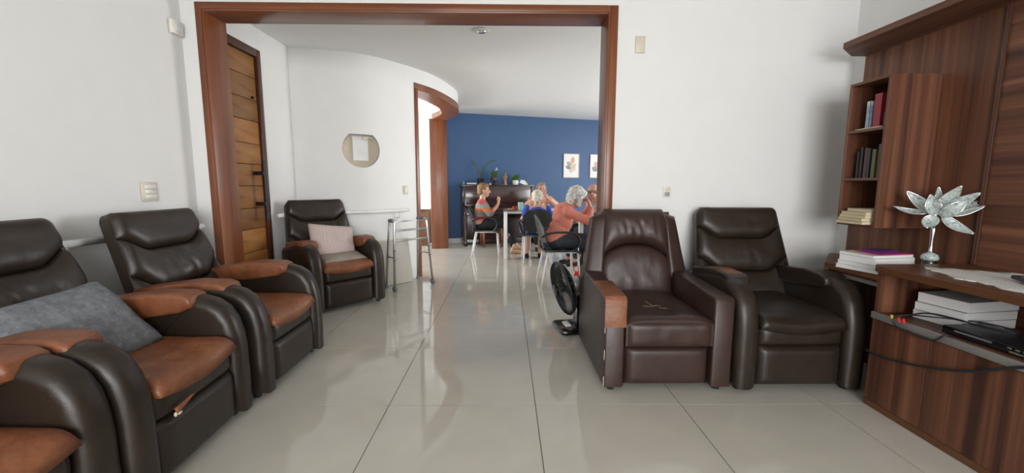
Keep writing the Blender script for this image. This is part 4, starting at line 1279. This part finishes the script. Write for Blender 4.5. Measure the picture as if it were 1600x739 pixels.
# botanical prints
def print_frame(label, s0, s1, z0, z1, cols):
    sc_ = (s0 + s1) / 2; wd, ht = s1 - s0, z1 - z0
    q = bw(sc_, .001)
    r = thing('framed_print', label, 'picture', (q.x, q.y, z0), ang_bw, 'framed leaf prints on the blue wall')
    fm = flat('pale_pink_frame', (.50, .36, .33), .5)
    t = .013
    for a, b in (((-wd / 2, 0), (-wd / 2 + t, ht)), ((wd / 2 - t, 0), (wd / 2, ht)), ((-wd / 2 + t, 0), (wd / 2 - t, t)), ((-wd / 2 + t, ht - t), (wd / 2 - t, ht))):
        MB().span((a[0], -.022, a[1]), (b[0], -.001, b[1]), .002).build('frame_bar', fm, r)
    MB().span((-wd / 2 + t, -.012, t), (wd / 2 - t, -.002, ht - t)).build('print_sheet', MT['paper'], r)
    def lf(c, ang, L, W, col):
        pts = []
        for k in range(13):
            v = k / 12; pts.append((v * L, W * math.sin(PI * v) ** .8))
        for k in range(11, 0, -1):
            v = k / 12; pts.append((v * L, -W * math.sin(PI * v) ** .8))
        P = [(c[0] + math.cos(ang) * x - math.sin(ang) * y, c[1] + math.sin(ang) * x + math.cos(ang) * y) for x, y in pts]
        MB().prism(P, -.0135, -.0121, 0, 'xz').build('printed_leaf', flat('print_%d' % len(bpy.data.materials), col, .8, var=.12), r)
    for c, a, L, W, col in cols:
        lf((c[0] * wd, c[1] * ht), math.radians(a), L * wd, W * wd, col)
    pts = [(0.02 * wd, -.0128, .16 * ht), (0.03 * wd, -.0128, .42 * ht), (.06 * wd, -.0128, .62 * ht)]
    MB().tube(pts, .003, 6).build('printed_stem', flat('print_stem', (.5, .40, .30), .8), r)
s1 = (bw(0).xy - Vector((1.238, 9.14))).length
print_frame('framed leaf print with an orange upper leaf, left of the pair', 2.39, 2.77, 1.36, 1.885,
            [((.04, .58), 80, .42, .13, (.62, .36, .22)), ((.02, .50), 145, .40, .11, (.36, .36, .34)), ((.0, .38), 160, .40, .11, (.27, .27, .27)), ((.04, .38), 50, .42, .10, (.62, .50, .36)), ((.03, .28), 35, .34, .09, (.64, .55, .44)), ((.02, .2), 120, .3, .08, (.62, .54, .42))])
print_frame('framed leaf print with grey round leaves, cut off by the wooden jamb', 3.03, 3.41, 1.36, 1.885,
            [((.0, .55), 60, .42, .13, (.40, .40, .38)), ((.0, .45), 120, .38, .13, (.60, .36, .30)), ((.0, .30), 150, .42, .15, (.27, .28, .28)), ((.0, .32), 40, .42, .13, (.42, .40, .36))])

# ------------------------------------------------------------------ tables
def table(label, x0, x1, y0, y1, h):
    r = thing('dining_table', label, 'table', ((x0 + x1) / 2, (y0 + y1) / 2, 0), 0)
    a, b = (x1 - x0) / 2, (y1 - y0) / 2
    MB().span((-a, -b, h - .012), (a, b, h), .004).build('glass_top', MT['glass_top'], r, 'auto')
    for x in (-1, 1):
        for y in (-1, 1):
            MB().span((x * (a - .01), y * (b - .01), 0), (x * (a - .07), y * (b - .07), h - .013), .006).build('leg', MT['white_metal'], r, 'auto')
    for y in (-1, 1):
        MB().span((-a + .07, y * (b - .02), h - .045), (a - .07, y * (b - .055), h - .014), .003).build('apron_rail', MT['alu'], r, 'auto')
    for x in (-1, 1):
        MB().span((x * (a - .02), -b + .07, h - .045), (x * (a - .055), b - .07, h - .014), .003).build('apron_rail', MT['alu'], r, 'auto')
    return r
TH = .785
table('dining table with dark glass top and white legs before the piano', -.055, 1.02, 6.60, 7.52, TH)
t2_ = table('second white-legged dining table half hidden behind the wooden right jamb', 1.0, 2.2, 4.55, 5.75, .76)
for y in (-.5, .5):
    MB().span((-.53, y - .02, .42), (.53, y + .02, .45), .003).build('lower_rail', MT['white_metal'], t2_, 'auto')
def put(o, x, y, z=TH + .0005): o.location = (x, y, z); return o
pl = thing('plate', 'brown plate with food on the near left of the glass table', 'plate', (.06, 6.78, TH + .0005))
MB().lathe([(.06, 0), (.085, .006), (.105, .018), (.102, .020), (.08, .010), (.002, .008)], n=28).build('dish', flat('brown_dish', (.20, .13, .08), .4), pl, True)
mb = MB()
for k in range(7): mb.ball((.04 * math.cos(k * 2.2), .04 * math.sin(k * 2.2), .022), (.026, .022, .014), 1)
mb.build('food', flat('food', (.35, .2, .09), .8, var=.4), pl, True)
nk = thing('napkin', 'crumpled red napkin on the glass table beside teal mug', 'napkin', (.15, 6.93, TH + .0005))
mb = MB()
for k in range(5): mb.box((.02 * math.cos(k * 1.3), .02 * math.sin(k * 1.3), .03), (.09, .012, .055), .004, RZ(k * 1.25) @ RX(.4))
mb.build('folded_cloth', MT['red'], nk, 'auto')
mg = thing('mug', 'teal mug with handle standing on the dark glass table', 'mug', (.232, 6.84, TH + .0005))
MB().lathe([(.036, 0), (.042, .006), (.043, .13), (.039, .13), (.037, .02), (.002, .018)], n=24).build('cup', MT['teal'], mg, 'auto')
MB().tube(bez([(.04, 0, .105), (.068, 0, .10), (.072, 0, .06), (.04, 0, .035)], 6), .006, 8).build('handle', MT['teal'], mg, True)
MB().lathe([(.002, .1), (.038, .1), (.038, .104), (.002, .104)], n=20).build('drink', flat('drink', (.6, .6, .58), .4), mg)
o = put(MB().lathe([(.028, 0), (.036, .09), (.033, .09), (.026, .006), (.002, .005)], n=20).build('tumbler', MT['red'], None, 'auto'), .335, 6.90)
tag(o, 'red plastic tumbler on the glass table right of teal mug', 'tumbler')
for k, (x, y, a, nm) in enumerate(((.78, 6.76, .2, 'white paper lying at the right end of the glass table'), (.84, 7.03, -.3, 'white tray-like sheet behind the paper on the glass table'))):
    o = put(MB().box((0, 0, .006), (.26, .19, .012), .002, RZ(a)).build('paper_pile', MT['paper']), x, y)
    tag(o, nm, 'papers')

# ------------------------------------------------------------------ plastic armchairs with white legs ; local +Y is forward
def make_chair(label, loc, rotz):
    r = thing('plastic_armchair', label, 'chair', loc, rotz, 'black plastic chairs at the dining tables')
    K_ = MT['black_plastic']
    def seat(u, v, d=0):
        U, V = 2 * u - 1, 2 * v - 1
        k = 1 - .07 * abs(V) ** 4
        return (.235 * U * k, .225 * V * (1 - .06 * abs(U) ** 4), .445 - .018 * (1 - U * U) * (1 - V * V) - .03 * sstep(.6, 1, V) ** 2 + d)
    MB().grid(lambda u, v: seat(u, v), 14, 14, lambda u, v: seat(u, v, -.022)).build('seat', K_, r, 'auto')
    def back(u, v, d=0):
        U = 2 * u - 1
        wv = .215 * (1 - .12 * (1 - v) ** 2) * (max(0.0, 1 - max(0, (v - .45) / .55) ** 2.6)) ** .5 + .012
        z = .475 + .375 * v
        y = -.20 - .10 * v - .01 * math.sin(v * PI) + .045 * (U * wv / .21) ** 2
        return (wv * U, y + d, z)
    MB().grid(lambda u, v: back(u, v), 16, 16, lambda u, v: back(u, v, -.014)).build('backrest', K_, r, 'auto')
    for s in (-1, 1):
        MB().tube([(s * .15, -.20, .425), (s * .155, -.212, .46), (s * .15, -.222, .52)], .017, 8, flatten=(1.2, .7)).build('back_support', K_, r, True)
        pts = bez([(s * .205, -.245, .60), (s * .245, -.16, .645), (s * .262, -.02, .66), (s * .262, .12, .645), (s * .252, .185, .58), (s * .236, .17, .49), (s * .215, .12, .432)], 6)
        MB().tube(pts, .017, 8, flatten=(.75, 1.25)).build('arm_loop', K_, r, True)
        MB().tube([(s * .195, .185, .43), (s * .215, .215, 0.0)], .0125, 10).build('leg', MT['white_metal'], r, True)
        MB().tube([(s * .185, -.165, .43), (s * .205, -.245, 0.0)], .0125, 10).build('leg', MT['white_metal'], r, True)
        MB().tube([(s * .19, -.17, .415), (s * .195, .19, .415)], .011, 8).build('side_rail', MT['white_metal'], r, True)
    return r
ch = make_chair('black plastic armchair under the woman in the striped top', (-.345, 7.06, 0), -PI / 2)
def chair(label, x, y, a):
    return dup(ch, (x, y, 0), a, label)
chair('black chair with rounded back under the woman in blue', .465, 6.42, 0.0)
chair('black chair with looped arms under the person in coral hoodie', .645, 4.965, -PI / 2 + .06)
chair('black chair at the far side of the glass table facing the viewer', .66, 7.98, PI)
chair('black chair under the man in glasses behind the wooden jamb', 1.44, 6.32, math.radians(112))

# ------------------------------------------------------------------ people (local +Y forward, +X right)
def V3(*a): return Vector(a)
def person(label, loc, rotz, J, skin, hair, tops, bottoms, shoes=None, head=(0, 0), hs=1.0, extras=None, seat_w=1.0):
    r = thing('person', label, 'person', loc, rotz)
    mb = MB()
    j = {k: Vector(v) for k, v in J.items()}
    # torso
    mb.ball(j['pel'], (.165 * seat_w, .125, .12)); mb.ball((j['pel'] + j['chest']) / 2, (.145 * seat_w, .11, .14)); mb.ball(j['chest'], (.155 * seat_w, .11, .15))
    cap(mb, j['sL'], j['sR'], .058); cap(mb, j['neck'] - V3(0, .0, .03), j['neck'] + (j['head'] - j['neck']) * .55, .052, .050)
    HM = Matrix.Translation(j['head']) @ RZ(head[0]) @ RX(head[1])
    def h(x, y, z): return HM @ V3(x * hs, y * hs, z * hs)
    R3 = RZ(head[0]) @ RX(head[1])
    mb.ball(h(0, -.012, .022), (.074 * hs, .092 * hs, .088 * hs), 3, R3); mb.ball(h(0, .022, -.03), (.060 * hs, .064 * hs, .078 * hs), 3, R3)
    cap(mb, h(0, .050, -.088), h(0, .058, -.082), .022 * hs); 
    cap(mb, h(0, .086, .012), h(0, .104, -.022), .007 * hs, .013 * hs)               # nose
    cap(mb, h(-.035, .074, .020), h(.035, .074, .020), .009 * hs)                      # brow
    for s in (-1, 1):
        mb.ball(h(s * .036, .062, -.026), .024 * hs, 2)                              # cheeks
        mb.ball(h(s * .075, -.008, -.008), (.010 * hs, .02 * hs, .03 * hs), 2, R3)    # ears
        cap(mb, h(s * .012, .089, -.028), h(s * .012, .087, -.027), .008 * hs)
    cap(mb, h(-.016, .082, -.054), h(.016, .082, -.054), .007 * hs); cap(mb, h(-.014, .080, -.064), h(.014, .080, -.064), .007 * hs)
    # limbs
    for s in 'LR':
        cap(mb, j['s' + s], j['e' + s], .047, .039); cap(mb, j['e' + s], j['w' + s], .037, .024)
        cap(mb, j['h' + s], j['k' + s], .082, .056); cap(mb, j['k' + s], (j['k' + s] + j['a' + s]) / 2 + V3(0, -.012, 0), .052, .05); cap(mb, (j['k' + s] + j['a' + s]) / 2 + V3(0, -.012, 0), j['a' + s], .05, .033)
        ft = j['t' + s] - j['a' + s]; ft.z = 0; ft.normalize()
        heel = j['a' + s] - ft * .035; heel.z = max(.03, j['a' + s].z - .055)
        cap(mb, j['a' + s], heel, .032, .028); cap(mb, heel, j['t' + s], .028, .026); cap(mb, j['a' + s], j['t' + s] - ft * .05, .030, .028)
        # hand
        hd = (j['g' + s] - j['w' + s]).normalized()
        fore = (j['w' + s] - j['e' + s]).normalized()
        pn_ = hd.cross(V3(1, 0, 0)); 
        if pn_.length < .2: pn_ = hd.cross(V3(0, 0, 1))
        pn_.normalize(); sd = hd.cross(pn_).normalized()
        w_ = j['w' + s]
        cap(mb, w_, w_ + hd * .03, .024, .022)
        pc = w_ + hd * .058
        for q in (-.022, -.007, .008, .022): cap(mb, w_ + hd * .02 + sd * q * .8, w_ + hd * .088 + sd * q, .012, .0115)
        inward = 1 if s == 'L' else -1
        for k, (q, L) in enumerate(zip((-.026, -.0085, .009, .026), (.062, .075, .070, .055))):
            b0 = w_ + hd * .085 + sd * q
            b1 = b0 + (hd * .85 - pn_ * .35 + sd * q * 3.0).normalized() * L * .5
            b2 = b1 + (hd * .45 - pn_ * .85 + sd * q * 2.0).normalized() * L * .32
            b3 = b2 + (hd * .1 - pn_ * 1.0).normalized() * L * .26
            cap(mb, b0, b1, .0088, .0082, 8); cap(mb, b1, b2, .0082, .0078, 8); cap(mb, b2, b3, .0078, .007, 8)
        tb = w_ + hd * .025 + sd * inward * .022
        t1_ = tb + (hd * .6 + sd * inward * .8 - pn_ * .3).normalized() * .04
        t2__ = t1_ + (hd * .9 + sd * inward * .15 - pn_ * .4).normalized() * .032
        cap(mb, tb, t1_, .012, .0095, 8); cap(mb, t1_, t2__, .0095, .008, 8)
    body = remesh(mb, 'body', MT[skin], r, .0055, 3, .45)
    # eyes, lips, brows
    for s in (-1, 1):
        MB().ball(h(s * .030, .0785, .000), (.0115 * hs, .007 * hs, .006 * hs), 2, R3).build('eye', MT['eye'], r, True)
        mb = MB(); cap(mb, h(s * .016, .0845, .027), h(s * .044, .072, .026), .0045 * hs, .003 * hs, 8); mb.build('eyebrow', MT[hair[0]], r, True)
    mb = MB(); cap(mb, h(-.017, .0855, -.058), h(.017, .0855, -.058), .005 * hs, None, 8); mb.build('lips', MT['lips'], r, True)
    # hair
    mb = MB()
    for q in hair[1]:
        if len(q) == 2: mb.ball(h(*q[0]), tuple(c * hs for c in q[1]), 3, R3)
        else: cap(mb, h(*q[0]), h(*q[1]), q[2] * hs, q[3] * hs)
    rough = hair[2]
    remesh(mb, 'hair', MT[hair[0]], r, .007, 1, .4, disp=lambda c: rough * noise.noise(c * 38) + rough * .8 * math.sin(c.x * 160 + c.z * 60 + 5 * noise.noise(c * 12)) * .5)
    for nm, mat, parts_, vx in tops + bottoms:
        mb = MB()
        for q in parts_:
            if q[0] == 'ball': mb.ball(j[q[1]] + V3(*q[3]) if isinstance(q[1], str) else q[1], q[2], 3)
            elif q[0] == 'mid': mb.ball((j[q[1]] + j[q[2]]) / 2 + V3(*q[4]), q[3], 3)
            else:
                a, b_2 = j[q[1]], j[q[2]]
                f0, f1 = (q[5], q[6]) if len(q) > 5 else (0, 1)
                cap(mb, a + (b_2 - a) * f0, a + (b_2 - a) * f1, q[3], q[4])
        remesh(mb, nm, MT[mat], r, vx, 3, .5, disp=lambda c: .005 * noise.noise(c * 14) + .006 * noise.noise(Vector((c.x * 18 + c.z * 14, c.y * 18, c.z * 34 - c.x * 10))))
    if shoes:
        for s in 'LR':
            mb = MB(); ft = j['t' + s] - j['a' + s]; ft.z = 0; ft.normalize()
            heel = j['a' + s] - ft * .035; heel.z = max(.033, j['a' + s].z - .055)
            cap(mb, heel, j['t' + s], .035, .034); cap(mb, heel + V3(0, 0, .02), j['t' + s] - ft * .06 + V3(0, 0, .01), .034, .033)
            remesh(mb, 'shoe', MT[shoes], r, .008, 2, .5)
    if extras: extras(r, h, j, R3)
    return r
BASE = dict(pel=(0, -.06, .555), chest=(0, -.01, .80), neck=(0, .0, .955), head=(0, .035, 1.095), sL=(-.155, -.01, .905), sR=(.155, -.01, .905),
            eL=(-.20, .12, .70), eR=(.20, .12, .70), wL=(-.10, .30, .83), wR=(.10, .30, .83), gL=(-.08, .36, .87), gR=(.08, .36, .87),
            hL=(-.09, .0, .54), hR=(.09, .0, .54), kL=(-.10, .40, .53), kR=(.10, .40, .53), aL=(-.10, .42, .09), aR=(.10, .42, .09), tL=(-.11, .55, .03), tR=(.11, .55, .03))
def JJ(**k): d = dict(BASE); d.update(k); return d
SHORT = [((0, -.028, .038), (.083, .096, .090)), ((0, -.055, -.01), (.076, .060, .080)), ((0, .02, .085), (.062, .058, .032))]
def top_parts(w_=1.0, slv=1.0, fore=None):
    p = [('ball', 'pel', (.180 * w_, .140, .12), (0, 0, .03)), ('mid', 'pel', 'chest', (.165 * w_, .125, .16), (0, 0, 0)), ('ball', 'chest', (.170 * w_, .122, .15), (0, 0, 0)), ('cap', 'sL', 'sR', .068, .068),
         ('cap', 'sL', 'eL', .062, .054, 0, slv), ('cap', 'sR', 'eR', .062, .054, 0, slv)]
    if fore:
        p += [('cap', 'eL', 'wL', .053, .040, 0, fore), ('cap', 'eR', 'wR', .053, .040, 0, fore)]
    return p
PANTS = [('cap', 'hL', 'kL', .100, .072), ('cap', 'hR', 'kR', .100, .072), ('cap', 'kL', 'aL', .070, .050, 0, .88), ('cap', 'kR', 'aR', .070, .050, 0, .88), ('ball', 'pel', (.18, .14, .09), (0, .02, -.03))]
def slippers(r, h, j, R3):
    for s in 'LR':
        ft = j['t' + s] - j['a' + s]; ft.z = 0; ft.normalize()
        heel = j['a' + s] - ft * .045; heel.z = max(.012, j['a' + s].z - .085)
        tz = j['t' + s].copy(); tz.z = max(.012, tz.z - .028)
        mb = MB(); mb.tube([heel, (heel + tz) / 2, tz + ft * .03], [.036, .042, .034], 10, flatten=(.28, 1)); mb.build('slipper', MT['carved'], r, True)
def fork(r, h, j, R3):
    slippers(r, h, j, R3)
person('elderly woman in a striped knit top eating at the glass table', (-.375, 7.05, 0), -PI / 2,
       JJ(head=(0, -.005, 1.105), neck=(0, -.04, .965), chest=(0, -.04, .80), pel=(0, -.08, .555), sL=(-.15, -.045, .905), sR=(.15, -.045, .905),
          eR=(.21, .10, .715), eL=(-.2, .10, .715), wR=(.13, .215, .835), wL=(-.10, .23, .87), gR=(.09, .25, .92), gL=(-.06, .26, .95),
          kR=(.09, .40, .55), kL=(-.11, .38, .55), aR=(.06, .53, .20), tR=(.05, .66, .125), aL=(-.12, .50, .10), tL=(-.12, .63, .035)),
       'skin', ('hair_brown', SHORT, .006), [('striped_top', 'striped', top_parts(1.0, 1.0, .35), .009)], [('trousers', 'black_cloth', PANTS, .01)], None, (0, -.05), 1.0, fork)
person('white-haired woman in a royal blue top seen from behind', (.48, 6.42, 0), 0.0,
       JJ(pel=(0, -.05, .54), chest=(0, .0, .73), neck=(0, .03, .875), head=(0, .07, 1.0), sL=(-.155, .0, .83), sR=(.155, .0, .83), eL=(-.225, .10, .66), eR=(.225, .10, .66),
          wL=(-.17, .27, .82), wR=(.19, .27, .82), gL=(-.14, .33, .84), gR=(.15, .33, .84), kL=(-.12, .36, .50), kR=(.10, .36, .50), aL=(-.145, .29, .09), aR=(.07, .30, .09), tL=(-.15, .41, .035), tR=(.075, .42, .035)),
       'skin', ('hair_white', [((0, -.028, .036), (.088, .100, .094)), ((0, -.06, -.012), (.080, .060, .078)), ((0, .015, .075), (.072, .07, .045))], .010),
       [('blue_dress', 'royal', [q for q in top_parts(1.03, .55) if not (q[0] == 'cap' and q[2] == 'sR' and q[1] == 'sL')] + [('ball', 'chest', (.20, .135, .085), (0, .0, .015)), ('cap', 'hL', 'kL', .108, .09), ('cap', 'hR', 'kR', .108, .09), ('ball', 'pel', (.19, .15, .10), (0, .02, -.02))], .009)], [], 'black_cloth', (0, -.25), .98)
person('long-haired woman in peach sleeves facing the viewer across the table', (.66, 7.93, 0), PI,
       JJ(head=(0, .06, 1.135), neck=(0, .02, .985), chest=(0, .0, .81), sL=(-.16, .01, .93), sR=(.16, .01, .93), eL=(-.27, .24, .84), eR=(.27, .24, .84), wL=(-.08, .33, .97), wR=(.09, .33, .97), gL=(-.05, .31, 1.03), gR=(.05, .31, 1.03)),
       'skin2', ('hair_ash', SHORT + [((-.07, -.02, .02), (-.085, -.01, -.13), .034, .028), ((.07, -.02, .02), (.085, -.01, -.13), .034, .028), ((0, -.06, 0), (0, -.06, -.13), .06, .05)], .006),
       [('peach_top', 'tan_cloth', top_parts(1.0, 1.0, .6), .01)], [('trousers', 'black_cloth', PANTS, .01)], 'black_cloth', (0.1, -.1), 1.0)
def phone(r, h, j, R3):
    q = (j['gL'] + j['gR']) / 2
    MB().box(q + V3(-.0, .025, .03), (.055, .012, .075), .004, RX(.5)).build('red_wallet', MT['red'], r, 'auto')
person('grey-haired person in a coral hoodie leaning forward, hands at face', (.615, 4.965, 0), -PI / 2 + .06,
       JJ(pel=(0, -.02, .55), chest=(0, .065, .77), neck=(0, .13, .925), head=(0, .24, 1.045), sL=(-.155, .10, .885), sR=(.155, .10, .885), eL=(-.20, .375, .79), eR=(.20, .335, .785), wL=(-.09, .40, .92), wR=(.11, .375, .93), gL=(-.05, .385, 1.0), gR=(.07, .365, 1.0),
          aL=(-.1, .34, .09), aR=(.1, .36, .09), tL=(-.11, .47, .035), tR=(.11, .49, .035), kL=(-.11, .37, .53), kR=(.11, .37, .53)),
       'skin', ('hair_grey', [((0, -.03, .045), (.100, .108, .100)), ((0, -.065, -.015), (.092, .068, .085)), ((-.055, .01, .0), (-.062, .03, -.07), .045, .032), ((.055, .01, .0), (.062, .03, -.07), .045, .032), ((0, .03, .085), (.07, .06, .04)), ((-.04, -.06, -.02), (-.05, -.07, -.085), .05, .034), ((.04, -.06, -.02), (.05, -.07, -.085), .05, .034)], .008),
       [('coral_hoodie', 'coral', top_parts(1.0, 1.0, .92) + [('ball', 'neck', (.120, .10, .075), (0, -.045, .0)), ('ball', 'neck', (.115, .08, .10), (0, -.10, -.05)), ('ball', 'neck', (.08, .055, .07), (0, -.135, -.10))], .009)], [('jeans', 'denim', PANTS, .01)], 'black_cloth', (-.0, -.42), 1.0, phone)
def specs(r, h, j, R3):
    mb = MB()
    for s in (-1, 1):
        mb.tube([h(s * .031 + .022 * math.cos(a), .096 - .012 * abs(math.cos(a) * .5 + s * .5), .0 + .018 * math.sin(a)) for a in [2 * PI * k / 18 for k in range(18)]], .0028, 6, closed=True)
        mb.tube([h(s * .052, .088, .004), h(s * .076, .05, .006), h(s * .078, -.02, .008)], .0025, 6)
    mb.tube([h(-.01, .097, .004), h(.01, .097, .004)], .0025, 6)
    mb.build('glasses', MT['black_metal'], r, True)
person('balding man in glasses and grey checked shirt beside the wooden jamb', (1.385, 6.32, 0), math.radians(112),
       JJ(head=(0, .075, 1.105), neck=(0, .02, .965), wL=(-.10, .27, .635), wR=(.10, .27, .635), gL=(-.06, .33, .63), gR=(.06, .33, .63), kL=(-.11, .38, .53), kR=(.11, .38, .53)),
       'skin2', ('hair_ash', [((0, -.045, .02), (.079, .080, .078)), ((0, -.06, -.02), (.074, .055, .07))], .003),
       [('checked_shirt', 'plaid', top_parts(1.08, 1.0, .5), .01)], [('trousers', 'denim', PANTS, .01)], 'black_cloth', (.1, -.12), 1.0, specs)
# red bag on the floor behind the fan
rb = thing('red_bag', 'small slumped red cloth bag on the floor behind the fan', 'bag', (.775, 4.50, 0))
mb = MB(); cap(mb, (0, 0, .06), (.01, 0, .22), .058, .03); mb.ball((0, 0, .05), (.085, .07, .05)); 
remesh(mb, 'bag_body', MT['red'], rb, .008, 2, .5, disp=lambda c: .006 * noise.noise(c * 22))
MB().tube(bez([(-.01, 0, .24), (-.03, -.01, .29), (.02, 0, .31), (.03, 0, .24)], 5), .005, 6).build('bag_strap', MT['red'], rb, True)

bpy.data.scenes.remove(SCR)
